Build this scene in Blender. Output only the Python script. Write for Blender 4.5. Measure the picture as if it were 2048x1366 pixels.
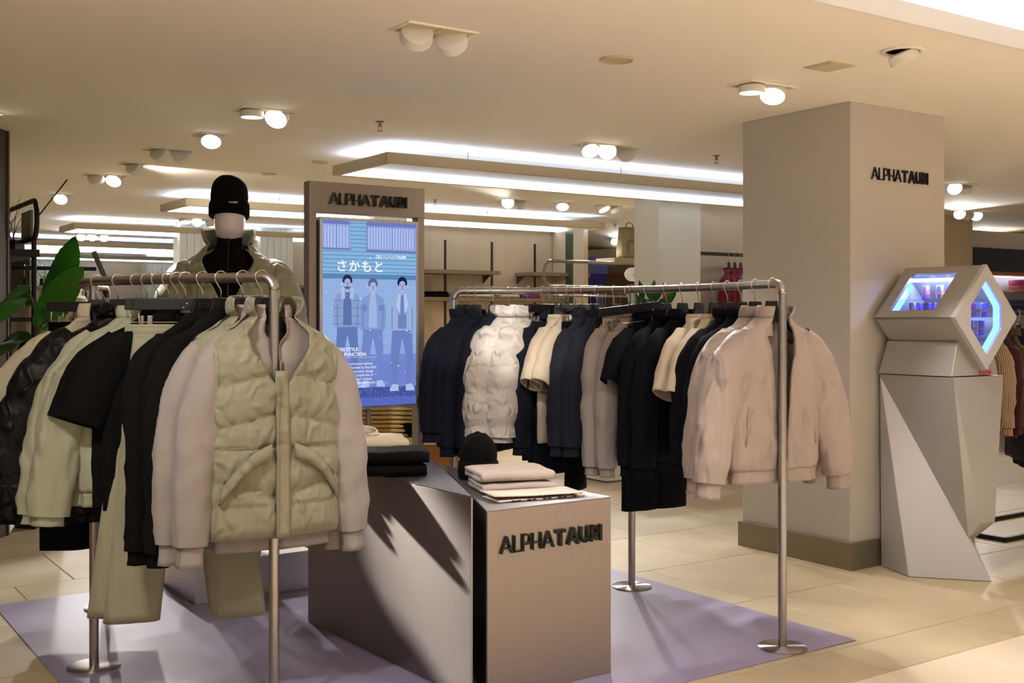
import bpy, bmesh, math, random
from mathutils import Vector, Matrix, noise

# ------------------------------------------------------------------ setup
for o in list(bpy.data.objects):
    bpy.data.objects.remove(o, do_unlink=True)
C = bpy.context.scene.collection
SC = bpy.context.scene
PI = math.pi
R = math.radians
random.seed(7)

F = 2251.0          # focal length in pixels of the 2048 wide frame
HZ = 635.0          # horizon row
CH = 1.5            # camera height
CEIL = 2.785
ANG = R(34.2)       # the shop grid is turned by this angle
AX, AY = math.cos(ANG), math.sin(ANG)

cam_d = bpy.data.cameras.new('camera')
cam = bpy.data.objects.new('camera', cam_d)
C.objects.link(cam)
cam.location = (0, 0, CH)
cam.rotation_euler = (R(90), 0, 0)
cam_d.sensor_width = 36
cam_d.lens = F / 2048 * 36
cam_d.shift_y = -(683 - HZ) / 2048
cam_d.clip_start = 0.05
cam_d.clip_end = 200
SC.camera = cam

SC.view_settings.view_transform = 'Standard'
SC.view_settings.look = 'None'
SC.view_settings.exposure = 0.60
SC.view_settings.gamma = 1.0
SC.view_settings.use_curve_mapping = False
SC.cycles.use_denoising = True
SC.cycles.max_bounces = 7
SC.cycles.diffuse_bounces = 4
SC.cycles.transparent_max_bounces = 12
SC.cycles.caustics_reflective = False
SC.cycles.caustics_refractive = False
SC.cycles.sample_clamp_indirect = 6.0

world = bpy.data.worlds.new('world')
SC.world = world
world.use_nodes = True
wb = world.node_tree.nodes['Background']
wb.inputs[0].default_value = (1.0, 0.90, 0.80, 1)
wb.inputs[1].default_value = 0.28


def W(a, b, z=0.0):
    """shop grid (a along the aisle, b into the shop) to world"""
    return Vector((AX * a - AY * b, AY * a + AX * b, z))


def area_light(name, loc, size, energy, color, rot=(0, 0, 0), size_y=None):
    d = bpy.data.lights.new(name, 'AREA')
    d.energy = energy
    d.color = color
    d.shape = 'RECTANGLE'
    d.size = size
    d.size_y = size_y or size
    o = bpy.data.objects.new(name, d)
    C.objects.link(o)
    o.location = loc
    o.rotation_euler = rot
    return o


# the cool cove over the aisle lights the front of the displays
area_light('cove_light', W(3.0, 3.30, 2.90), 16.0, 55, (0.70, 0.82, 1.0), (R(180), 0, ANG), 0.2)

ORD = ['first', 'second', 'third', 'fourth', 'fifth', 'sixth', 'seventh', 'eighth', 'ninth', 'tenth', 'eleventh', 'twelfth', 'thirteenth', 'fourteenth']
WARM = (1.0, 0.83, 0.62)
NEUT = (1.0, 0.95, 0.89)


# ------------------------------------------------------------------ materials
def lin(c):
    r = []
    for v in c[:3]:
        v = v / 255.0
        r.append(v / 12.92 if v <= 0.04045 else ((v + 0.055) / 1.055) ** 2.4)
    return (r[0], r[1], r[2], 1.0)


MATS = {}


def pm(name, col, rough=0.6, metal=0.0, var=0.0, vscale=6.0, bump=0.0, bscale=60.0, sheen=0.0, stretch=None,
       rnd=0.0, spec=0.5, emit=None, estr=0.0, trans=0.0, ior=1.45, alpha=1.0, wave=None, coat=0.0):
    m = bpy.data.materials.new(name)
    m.use_nodes = True
    nt = m.node_tree
    b = nt.nodes['Principled BSDF']
    c = lin(col)
    b.inputs['Base Color'].default_value = c
    b.inputs['Roughness'].default_value = rough
    b.inputs['Metallic'].default_value = metal
    b.inputs['Specular IOR Level'].default_value = spec
    b.inputs['Sheen Weight'].default_value = sheen
    b.inputs['Sheen Roughness'].default_value = 0.5
    b.inputs['Transmission Weight'].default_value = trans
    b.inputs['IOR'].default_value = ior
    b.inputs['Alpha'].default_value = alpha
    b.inputs['Coat Weight'].default_value = coat
    if emit:
        b.inputs['Emission Color'].default_value = lin(emit)
        b.inputs['Emission Strength'].default_value = estr
    tc = nt.nodes.new('ShaderNodeTexCoord')
    mp = nt.nodes.new('ShaderNodeMapping')
    nt.links.new(tc.outputs['Object'], mp.inputs[0])
    if stretch:
        mp.inputs['Scale'].default_value = stretch
    if var > 0 or rnd > 0:
        last = None
        if var > 0:
            n = nt.nodes.new('ShaderNodeTexNoise')
            n.inputs['Scale'].default_value = vscale
            n.inputs['Detail'].default_value = 5
            nt.links.new(mp.outputs[0], n.inputs['Vector'])
            r = nt.nodes.new('ShaderNodeValToRGB')
            r.color_ramp.elements[0].position = 0.3
            r.color_ramp.elements[1].position = 0.7
            r.color_ramp.elements[0].color = [v * (1 - var) for v in c[:3]] + [1]
            r.color_ramp.elements[1].color = [min(1, v * (1 + var)) for v in c[:3]] + [1]
            nt.links.new(n.outputs['Fac'], r.inputs[0])
            last = r.outputs[0]
        if rnd > 0:
            oi = nt.nodes.new('ShaderNodeObjectInfo')
            mr = nt.nodes.new('ShaderNodeMapRange')
            mr.inputs['To Min'].default_value = 1 - rnd
            mr.inputs['To Max'].default_value = 1 + rnd
            nt.links.new(oi.outputs['Random'], mr.inputs['Value'])
            mx = nt.nodes.new('ShaderNodeVectorMath')
            mx.operation = 'SCALE'
            if last is None:
                mx.inputs[0].default_value = c[:3]
            else:
                nt.links.new(last, mx.inputs[0])
            nt.links.new(mr.outputs[0], mx.inputs['Scale'])
            last = mx.outputs[0]
        nt.links.new(last, b.inputs['Base Color'])
    if bump > 0:
        if wave:
            n2 = nt.nodes.new('ShaderNodeTexWave')
            n2.bands_direction = wave
            n2.inputs['Scale'].default_value = bscale
            n2.inputs['Distortion'].default_value = 0.3
        else:
            n2 = nt.nodes.new('ShaderNodeTexNoise')
            n2.inputs['Scale'].default_value = bscale
            n2.inputs['Detail'].default_value = 3
        nt.links.new(mp.outputs[0], n2.inputs['Vector'])
        bp = nt.nodes.new('ShaderNodeBump')
        bp.inputs['Strength'].default_value = bump
        bp.inputs['Distance'].default_value = 0.004
        nt.links.new(n2.outputs['Fac'], bp.inputs['Height'])
        nt.links.new(bp.outputs[0], b.inputs['Normal'])
    MATS[name] = m
    return m


def em(name, col, strength):
    m = bpy.data.materials.new(name)
    m.use_nodes = True
    nt = m.node_tree
    nt.nodes.clear()
    e = nt.nodes.new('ShaderNodeEmission')
    e.inputs[0].default_value = lin(col)
    e.inputs[1].default_value = strength
    out = nt.nodes.new('ShaderNodeOutputMaterial')
    nt.links.new(e.outputs[0], out.inputs[0])
    return m


def glass(name, col, mixf=0.12, rough=0.03):
    """thin pane: mostly see-through with a glossy sheen"""
    m = bpy.data.materials.new(name)
    m.use_nodes = True
    nt = m.node_tree
    nt.nodes.clear()
    t = nt.nodes.new('ShaderNodeBsdfTransparent')
    t.inputs[0].default_value = lin(col)
    g = nt.nodes.new('ShaderNodeBsdfGlossy')
    g.inputs['Roughness'].default_value = rough
    mx = nt.nodes.new('ShaderNodeMixShader')
    mx.inputs[0].default_value = mixf
    out = nt.nodes.new('ShaderNodeOutputMaterial')
    nt.links.new(t.outputs[0], mx.inputs[1])
    nt.links.new(g.outputs[0], mx.inputs[2])
    nt.links.new(mx.outputs[0], out.inputs[0])
    return m


M_CEIL = pm('ceiling_plaster', (248, 240, 226), 0.9, bump=0.05, bscale=20)
M_WALL = pm('wall_paint', (226, 215, 196), 0.85, bump=0.04, bscale=80)
M_COL = pm('column_paint', (196, 190, 182), 0.8, bump=0.04, bscale=60)
M_PANEL = pm('wall_panel_fabric', (214, 194, 164), 0.9, var=0.05, vscale=3, stretch=(1, 1, 0.05))
M_PILA = pm('pilaster_white', (232, 226, 206), 0.8, bump=0.3, bscale=14, wave='X')
M_TILE = pm('limestone_tile', (184, 168, 138), 0.5, var=0.10, vscale=2.5, rnd=0.055, bump=0.05, bscale=40)
M_GROUT = pm('grout', (120, 104, 82), 0.9)
M_TERR = pm('terrazzo_tile', (222, 204, 182), 0.45, var=0.06, vscale=60, rnd=0.02)
M_MAT = pm('lilac_vinyl', (146, 136, 166), 0.42, var=0.05, vscale=2.0, bump=0.03, bscale=300)
M_STEEL = pm('brushed_steel', (168, 162, 158), 0.36, 1.0, var=0.08, vscale=5, stretch=(1, 60, 60))
M_STEEL2 = pm('brushed_steel_sheet', (178, 168, 161), 0.34, 1.0, var=0.05, vscale=8, stretch=(40, 40, 0.6), bump=0.05, bscale=30)
def aniso(m, v=0.75, rot=0.0):
    nt = m.node_tree
    b = nt.nodes['Principled BSDF']
    t = nt.nodes.new('ShaderNodeTangent')
    t.direction_type = 'RADIAL'
    t.axis = 'Z'
    b.inputs['Anisotropic'].default_value = v
    b.inputs['Anisotropic Rotation'].default_value = rot
    nt.links.new(t.outputs[0], b.inputs['Tangent'])


aniso(M_STEEL2, 1.0, 0.25)
M_STEELTOP = pm('brushed_steel_top', (150, 146, 150), 0.42, 1.0, var=0.06, vscale=8, stretch=(2, 40, 1))
M_ALU = pm('pale_aluminium', (214, 212, 216), 0.4, 0.85, var=0.04, vscale=6, stretch=(30, 1, 1))
M_BASE = pm('plinth_steel', (150, 140, 122), 0.45, 0.8)
M_BLACK = pm('black_lacquer', (9, 9, 9), 0.45)
M_BLACKM = pm('black_metal', (34, 30, 28), 0.5, 0.3)
M_BROWN = pm('dark_brown_metal', (62, 46, 34), 0.5, 0.2)
M_HANG = pm('hanger_black', (14, 13, 14), 0.45)
M_LOGO = pm('hanger_gloss_mark', (50, 48, 50), 0.15)
M_WIRE = pm('hook_wire', (206, 192, 176), 0.3, 1.0)
M_CLIP = pm('clip_grey', (150, 138, 128), 0.4, 0.7)
M_TRIMW = pm('canopy_profile', (206, 190, 158), 0.75)
M_WHITE = pm('white_gloss', (238, 236, 232), 0.5)
M_GREYK = pm('kiosk_grey', (168, 166, 162), 0.38, 0.3)
M_KIOSKW = pm('kiosk_pale', (190, 188, 190), 0.42, 0.15)
M_WOOD = pm('oak_wood', (190, 130, 62), 0.55, var=0.18, vscale=4, stretch=(1, 1, 14))
M_GLASS = glass('fridge_glass', (225, 228, 245), 0.10)
M_CLEAR = glass('acrylic', (238, 240, 255), 0.14)
E_COOL = em('led_cool', (196, 216, 255), 15.0)
E_COOL2 = em('led_cool_under', (212, 228, 255), 5.5)
E_COVE = em('led_cove', (176, 204, 255), 4.0)
E_LAMP = em('lamp_face', (255, 248, 236), 6.0)
E_LAMPDIM = em('lamp_face_dim', (255, 246, 232), 1.6)
E_BLUE = em('led_blue', (120, 168, 255), 3.2)
E_WHITEB = em('led_white_blue', (196, 214, 255), 3.5)


def cloth(name, col, rough=0.85, sheen=0.15, bump=0.12, bscale=420, wr=0.35, wscale=9.0, wz=0.4, **k):
    m = pm(name, col, rough, 0.0, bump=bump, bscale=bscale, sheen=sheen, spec=0.2, **k)
    if wr > 0:
        # soft creases on top of the weave
        nt = m.node_tree
        b = nt.nodes['Principled BSDF']
        tc = nt.nodes.new('ShaderNodeTexCoord')
        mp = nt.nodes.new('ShaderNodeMapping')
        mp.inputs['Scale'].default_value = (1.3, 1.3, wz)
        nt.links.new(tc.outputs['Object'], mp.inputs[0])
        n = nt.nodes.new('ShaderNodeTexNoise')
        n.noise_type = 'RIDGED_MULTIFRACTAL'
        n.inputs['Scale'].default_value = wscale
        n.inputs['Detail'].default_value = 2.5
        n.inputs['Distortion'].default_value = 0.6
        nt.links.new(mp.outputs[0], n.inputs['Vector'])
        bp = nt.nodes.new('ShaderNodeBump')
        bp.inputs['Strength'].default_value = wr
        bp.inputs['Distance'].default_value = 0.05
        nt.links.new(n.outputs['Fac'], bp.inputs['Height'])
        old = b.inputs['Normal'].links[0].from_socket if b.inputs['Normal'].links else None
        if old is not None:
            nt.links.new(old, bp.inputs['Normal'])
        nt.links.new(bp.outputs[0], b.inputs['Normal'])
    return m


K_SAGE = cloth('sage_nylon', (138, 134, 114), 0.45, 0.1, 0.10, 30, 0.6, 14.0, 0.9)
K_SAGEJ = cloth('pale_sage_shell', (162, 164, 142), 0.55, 0.1, 0.08, 40, 0.8, 8.0)
K_SAGEP = cloth('sage_jersey', (150, 147, 124), 0.85)
K_MANQ = cloth('sage_parka', (146, 148, 126), 0.5, 0.1, 0.10, 30, 0.7, 13.0, 0.9)
K_OAT = cloth('oat_jersey', (146, 138, 134), 0.9, wr=0.18)
K_BLK = cloth('black_knit', (9, 8, 8), 0.95, 0.0, 0.3, 90, wr=0.12, wave='X')
K_BLKT = cloth('black_cotton', (9, 8, 8), 0.95, 0.0, wr=0.18)
K_BLKP = cloth('black_nylon', (13, 11, 12), 0.45, 0.0, 0.1, 30, 0.7, 14.0, 1.0)
K_CREAM = cloth('cream_shell', (186, 176, 152), 0.6)
K_NAVY = cloth('navy_jersey', (16, 20, 34), 0.85, 0.02, wr=0.18)
K_NAVY2 = cloth('dark_navy', (8, 10, 19), 0.9, 0.0)
K_SLATE = cloth('slate_jersey', (29, 32, 44), 0.8, 0.04)
K_BLUSH = cloth('blush_nylon', (168, 154, 148), 0.45, 0.15, 0.12, 26, 0.8, 11.0)
K_PEARL = cloth('pearl_nylon', (198, 190, 184), 0.32, 0.2, 0.12, 26, 0.7, 14.0, 1.0)
K_KNIT = cloth('stone_knit', (172, 162, 158), 0.95, 0.2, 0.5, 130, 0.15, wave='Z')
K_TEE = cloth('ivory_jersey', (198, 184, 164), 0.85)
K_RED = cloth('burgundy_knit', (112, 28, 36), 0.85)
K_DENIM = cloth('light_denim', (150, 164, 190), 0.85, var=0.2, vscale=20)
K_FLORAL = cloth('floral_cotton', (178, 150, 168), 0.85, var=0.5, vscale=70)
K_YEL = cloth('butter_knit', (216, 186, 124), 0.9)
K_JEAN = cloth('blue_jean', (92, 112, 140), 0.9, var=0.2, vscale=40)
K_TAN = cloth('striped_shirt', (176, 148, 120), 0.85, bump=0.3, bscale=22, wave='X', var=0.25, vscale=26, stretch=(3, 1, 0.05))
def stripes(m, c2, scale):
    nt = m.node_tree
    b = nt.nodes['Principled BSDF']
    tc = nt.nodes.new('ShaderNodeTexCoord')
    w = nt.nodes.new('ShaderNodeTexWave')
    w.bands_direction = 'Y'
    w.inputs['Scale'].default_value = scale
    w.inputs['Distortion'].default_value = 0.05
    nt.links.new(tc.outputs['Object'], w.inputs['Vector'])
    r = nt.nodes.new('ShaderNodeValToRGB')
    r.color_ramp.elements[0].position = 0.62
    r.color_ramp.elements[1].position = 0.70
    r.color_ramp.elements[0].color = lin((188, 164, 138))
    r.color_ramp.elements[1].color = lin(c2)
    nt.links.new(w.outputs['Fac'], r.inputs[0])
    nt.links.new(r.outputs[0], b.inputs['Base Color'])


stripes(K_TAN, (112, 86, 70), 26)
K_BRN = cloth('brown_wool', (74, 58, 44), 0.9)
K_MAR = cloth('maroon_wool', (60, 26, 30), 0.9)
K_IVORYF = cloth('ivory_sweat', (226, 214, 188), 0.9)
K_BLUSHF = cloth('blush_sweat', (188, 173, 166), 0.9)
M_RIBT = pm('tag_white', (230, 226, 220), 0.7)
M_LEAF = pm('leaf_green', (34, 104, 22), 0.35, var=0.25, vscale=4, bump=0.3, bscale=30, wave='Y')
M_LEAFL = pm('leaf_light', (66, 140, 40), 0.38, var=0.2, vscale=4, bump=0.3, bscale=30, wave='Y')
M_LEAFD = pm('leaf_dark', (24, 60, 22), 0.4, var=0.3, vscale=6)
M_STEM = pm('stem_green', (60, 100, 44), 0.5)
M_MANN = pm('mannequin_white', (226, 216, 222), 0.35)


# ------------------------------------------------------------------ mesh helpers
class MB:
    def __init__(s):
        s.v, s.f = [], []

    def add(s, verts, faces):
        n = len(s.v)
        s.v += [tuple(p) for p in verts]
        s.f += [tuple(i + n for i in f) for f in faces]
        return s

    def box(s, x0, y0, z0, x1, y1, z1, m=None):
        v = [Vector((x, y, z)) for z in (z0, z1) for y in (y0, y1) for x in (x0, x1)]
        if m is not None:
            v = [m @ p for p in v]
        return s.add(v, [(0, 2, 3, 1), (4, 5, 7, 6), (0, 1, 5, 4), (2, 6, 7, 3), (0, 4, 6, 2), (1, 3, 7, 5)])

    def prism(s, poly, z0, z1, m=None):
        n = len(poly)
        v = [Vector((p[0], p[1], z0)) for p in poly] + [Vector((p[0], p[1], z1)) for p in poly]
        if m is not None:
            v = [m @ p for p in v]
        f = [tuple(range(n - 1, -1, -1)), tuple(range(n, 2 * n))]
        f += [(i, (i + 1) % n, n + (i + 1) % n, n + i) for i in range(n)]
        return s.add(v, f)

    def grid(s, rows, closed=False):
        n = len(rows[0])
        v = [p for r in rows for p in r]
        f = []
        for i in range(len(rows) - 1):
            for j in range(n if closed else n - 1):
                k = (j + 1) % n
                f.append((i * n + j, i * n + k, (i + 1) * n + k, (i + 1) * n + j))
        return s.add(v, f)

    def tube(s, path, r, n=10, caps=True, radii=None):
        P = [Vector(p) for p in path]
        rows = []
        up = None
        for i, p in enumerate(P):
            t = (P[min(i + 1, len(P) - 1)] - P[max(i - 1, 0)]).normalized()
            if up is None:
                up = Vector((0, 0, 1)) if abs(t.z) < 0.9 else Vector((1, 0, 0))
            a = (up - t * up.dot(t)).normalized()
            up = a
            b = t.cross(a)
            rr = radii[i] if radii else r
            rows.append([p + (a * math.cos(2 * PI * j / n) + b * math.sin(2 * PI * j / n)) * rr for j in range(n)])
        k = len(s.v)
        s.grid(rows, True)
        if caps:
            s.f.append(tuple(k + j for j in range(n - 1, -1, -1)))
            s.f.append(tuple(k + (len(P) - 1) * n + j for j in range(n)))
        return s

    def lathe(s, prof, n=32, cx=0, cy=0, m=None, fn=None):
        rows = []
        for (r, z) in prof:
            row = []
            for j in range(n):
                t = 2 * PI * j / n
                rr = r if fn is None else fn(r, z, t)
                p = Vector((cx + rr * math.cos(t), cy + rr * math.sin(t), z))
                row.append(m @ p if m is not None else p)
            rows.append(row)
        k = len(s.v)
        s.grid(rows, True)
        s.f.append(tuple(k + j for j in range(n - 1, -1, -1)))
        s.f.append(tuple(k + (len(prof) - 1) * n + j for j in range(n)))
        return s

    def hull(s, pts):
        bm = bmesh.new()
        for p in pts:
            bm.verts.new(p)
        bmesh.ops.convex_hull(bm, input=bm.verts)
        bmesh.ops.dissolve_limit(bm, angle_limit=R(2), verts=bm.verts, edges=bm.edges)
        bm.verts.index_update()
        s.add([v.co.copy() for v in bm.verts], [[v.index for v in f.verts] for f in bm.faces])
        bm.free()
        return s

    def build(s, name, mat, parent=None, smooth=False, bevel=0, solid=0, sub=0, auto=False):
        me = bpy.data.meshes.new(name)
        me.from_pydata(s.v, [], s.f)
        me.materials.append(mat)
        bm = bmesh.new()
        bm.from_mesh(me)
        bmesh.ops.recalc_face_normals(bm, faces=bm.faces)
        bm.to_mesh(me)
        bm.free()
        if smooth:
            me.polygons.foreach_set('use_smooth', [True] * len(me.polygons))
        o = bpy.data.objects.new(name, me)
        C.objects.link(o)
        if parent is not None:
            o.parent = parent
        if solid:
            md = o.modifiers.new('solid', 'SOLIDIFY')
            md.thickness = solid
            md.offset = -1
        if bevel:
            md = o.modifiers.new('bevel', 'BEVEL')
            md.width = bevel
            md.segments = 2
            md.limit_method = 'ANGLE'
            md.angle_limit = R(40)
        if sub:
            md = o.modifiers.new('sub', 'SUBSURF')
            md.levels = sub
            md.render_levels = sub
        if auto:
            me.polygons.foreach_set('use_smooth', [True] * len(me.polygons))
            md = o.modifiers.new('edge', 'EDGE_SPLIT')
            md.split_angle = R(35)
        return o


def tag(o, label=None, cat=None, group=None, kind=None):
    if label:
        o['label'] = label
    if cat:
        o['category'] = cat
    if group:
        o['group'] = group
    if kind:
        o['kind'] = kind
    return o


def thing(name, label, cat, loc=(0, 0, 0), rz=0.0, group=None, kind=None):
    o = bpy.data.objects.new(name, None)
    C.objects.link(o)
    o.empty_display_size = 0.05
    o.location = loc
    o.rotation_euler = (0, 0, rz)
    return tag(o, label, cat, group, kind)


def dup(root, loc=None, rz=None, label=None, group=None):
    r = root.copy()
    C.objects.link(r)
    if loc is not None:
        r.location = loc
    if rz is not None:
        r.rotation_euler = (0, 0, rz)
    if label:
        r['label'] = label
    if group:
        r['group'] = group
    for ch in list(root.children):
        c = ch.copy()
        C.objects.link(c)
        c.parent = r
        for g in list(ch.children):
            d = g.copy()
            C.objects.link(d)
            d.parent = c
    return r


def struct(name, mb, mat, parent=None, **k):
    o = mb.build(name, mat, parent, **k)
    o['kind'] = 'structure'
    return o


def text_mesh(body, size, extrude=0.0, offset=0.0, align='LEFT', spacing=1.0, shear=0.0):
    cu = bpy.data.curves.new('lettering', 'FONT')
    cu.body = body
    cu.size = size
    cu.extrude = extrude
    cu.offset = offset
    cu.align_x = align
    cu.space_character = spacing
    cu.space_line = 1.05
    o = bpy.data.objects.new('lettering', cu)
    C.objects.link(o)
    dg = bpy.context.evaluated_depsgraph_get()
    me = bpy.data.meshes.new_from_object(o.evaluated_get(dg))
    bpy.data.objects.remove(o, do_unlink=True)
    bpy.data.curves.remove(cu)
    return me


def place_text(name, me, mat, parent, M):
    me.materials.clear()
    me.materials.append(mat)
    me.transform(M)
    o = bpy.data.objects.new(name, me)
    C.objects.link(o)
    o.parent = parent
    return o


def XZ(x, y, z):
    """text plane (x right, y up) stood upright, facing -y"""
    return Matrix.Translation((x, y, z)) @ Matrix.Rotation(R(90), 4, 'X')


def arc(cx, cy, r, a0, a1, n=8):
    return [(cx + r * math.cos(R(a0 + (a1 - a0) * i / n)), cy + r * math.sin(R(a0 + (a1 - a0) * i / n))) for i in range(n + 1)]


LET = {
    'A': (0.86, [[(0.0, 0), (0.43, 1.0), (0.86, 0)], [(0.2, 0.3), (0.66, 0.3)]]),
    'L': (0.5, [[(0.0, 1), (0.0, 0), (0.5, 0)]]),
    'P': (0.58, [[(0.0, 0), (0.0, 1), (0.28, 1)] + arc(0.28, 0.7, 0.3, 90, -90, 8) + [(0.0, 0.4)]]),
    'H': (0.66, [[(0, 0), (0, 1)], [(0.66, 0), (0.66, 1)], [(0, 0.42), (0.66, 0.42)]]),
    'T': (0.74, [[(0, 1), (0.74, 1)], [(0.37, 1), (0.37, 0)]]),
    'U': (0.7, [[(0, 1), (0, 0.35)] + arc(0.35, 0.35, 0.35, 180, 360, 10) + [(0.7, 1)]]),
    'R': (0.6, [[(0.0, 0), (0.0, 1), (0.28, 1)] + arc(0.28, 0.7, 0.3, 90, -90, 8) + [(0.0, 0.4)], [(0.26, 0.4), (0.58, 0)]]),
    'I': (0.0, [[(0, 0), (0, 1)]]),
}


def stroke(mb, pts, th, y0, y1, T):
    for (x0, z0), (x1, z1) in zip(pts[:-1], pts[1:]):
        d = Vector((x1 - x0, z1 - z0))
        L = d.length
        if L < 1e-6:
            continue
        d /= L
        n = Vector((-d.y, d.x)) * th / 2
        if len(pts) > 3 and L < 0.2:
            e = d * th * 0.30
        elif abs(d.x) < 0.01 or abs(d.y) < 0.01:
            e = d * th * 0.5
        else:
            e = d * 0.0
        p = [Vector((x0, z0)) - e + n, Vector((x1, z1)) + e + n, Vector((x1, z1)) + e - n, Vector((x0, z0)) - e - n]
        v = [T @ Vector((q.x, yy, q.y)) for yy in (y0, y1) for q in p]
        mb.add(v, [(0, 1, 2, 3), (7, 6, 5, 4), (0, 4, 5, 1), (1, 5, 6, 2), (2, 6, 7, 3), (3, 7, 4, 0)])


def wordmark(parent, x, y, z, width, height, depth, mat, per_letter=True, name='letter'):
    """the two-weight word ALPHATAURI as raised letters, reading along +x, facing -y"""
    seq = [(c, 0.085) for c in 'ALPHA'] + [(c, 0.205) for c in 'TAURI']
    pos = []
    cx = 0.0
    for i, (c, th) in enumerate(seq):
        w = LET[c][0]
        if th > 0.2:
            w = max(0.0, w - 0.10 if c in 'URT' else w)
        pos.append(cx + th / 2)
        cx += w + th + (0.10 if th < 0.2 else 0.085)
        if c in 'A' and th > 0.2:
            cx -= 0.06
    tot = cx
    sx = width / tot
    mb = MB()
    for (c, th), px in zip(seq, pos):
        w, ss = LET[c]
        k = (w - 0.10) / w if (th > 0.2 and c in 'URT') else 1.0
        if not per_letter:
            cur = mb
        else:
            cur = MB()
        for st in ss:
            q = []
            for (ax, az) in st:
                ax *= k
                az = th / 2 + az * (1 - th) if c not in 'A' else az
                q.append((ax, az))
            T = Matrix.Translation((x + px * sx, 0, z)) @ Matrix.Diagonal((sx, 1, height, 1))
            stroke(cur, q, th * (0.8 if (len(q) == 2 and c == 'A') else 1), y - depth, y, T)
        if per_letter:
            cur.build(name, mat, parent)
    if not per_letter:
        mb.build(name, mat, parent)


def catmull(P, n=12):
    out = []
    Q = [2 * Vector(P[0]) - Vector(P[1])] + [Vector(p) for p in P] + [2 * Vector(P[-1]) - Vector(P[-2])]
    for i in range(1, len(Q) - 2):
        p0, p1, p2, p3 = Q[i - 1:i + 3]
        for k in range(n):
            t = k / n
            out.append(0.5 * ((2 * p1) + (p2 - p0) * t + (2 * p0 - 5 * p1 + 4 * p2 - p3) * t * t + (3 * p1 - p0 - 3 * p2 + p3) * t ** 3))
    out.append(Q[-2])
    return out


def interp(tab, x):
    """piecewise linear table [(x, v0, v1..)] sorted by x descending or ascending"""
    if tab[0][0] > tab[-1][0]:
        tab = tab[::-1]
    if x <= tab[0][0]:
        return tab[0][1:]
    for a, b in zip(tab[:-1], tab[1:]):
        if x <= b[0]:
            t = (x - a[0]) / (b[0] - a[0])
            t = t * t * (3 - 2 * t) * 0.5 + t * 0.5
            return tuple(p + (q - p) * t for p, q in zip(a[1:], b[1:]))
    return tab[-1][1:]


def ceil_pt(u, v, z=CEIL):
    Y = F * (z - CH) / (HZ - v)
    return Vector(((u - 1024) / F * Y, Y, z))


def gnd(u, v):
    Y = F * CH / (v - HZ)
    return Vector(((u - 1024) / F * Y, Y, 0))


exec_parts = []
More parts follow.
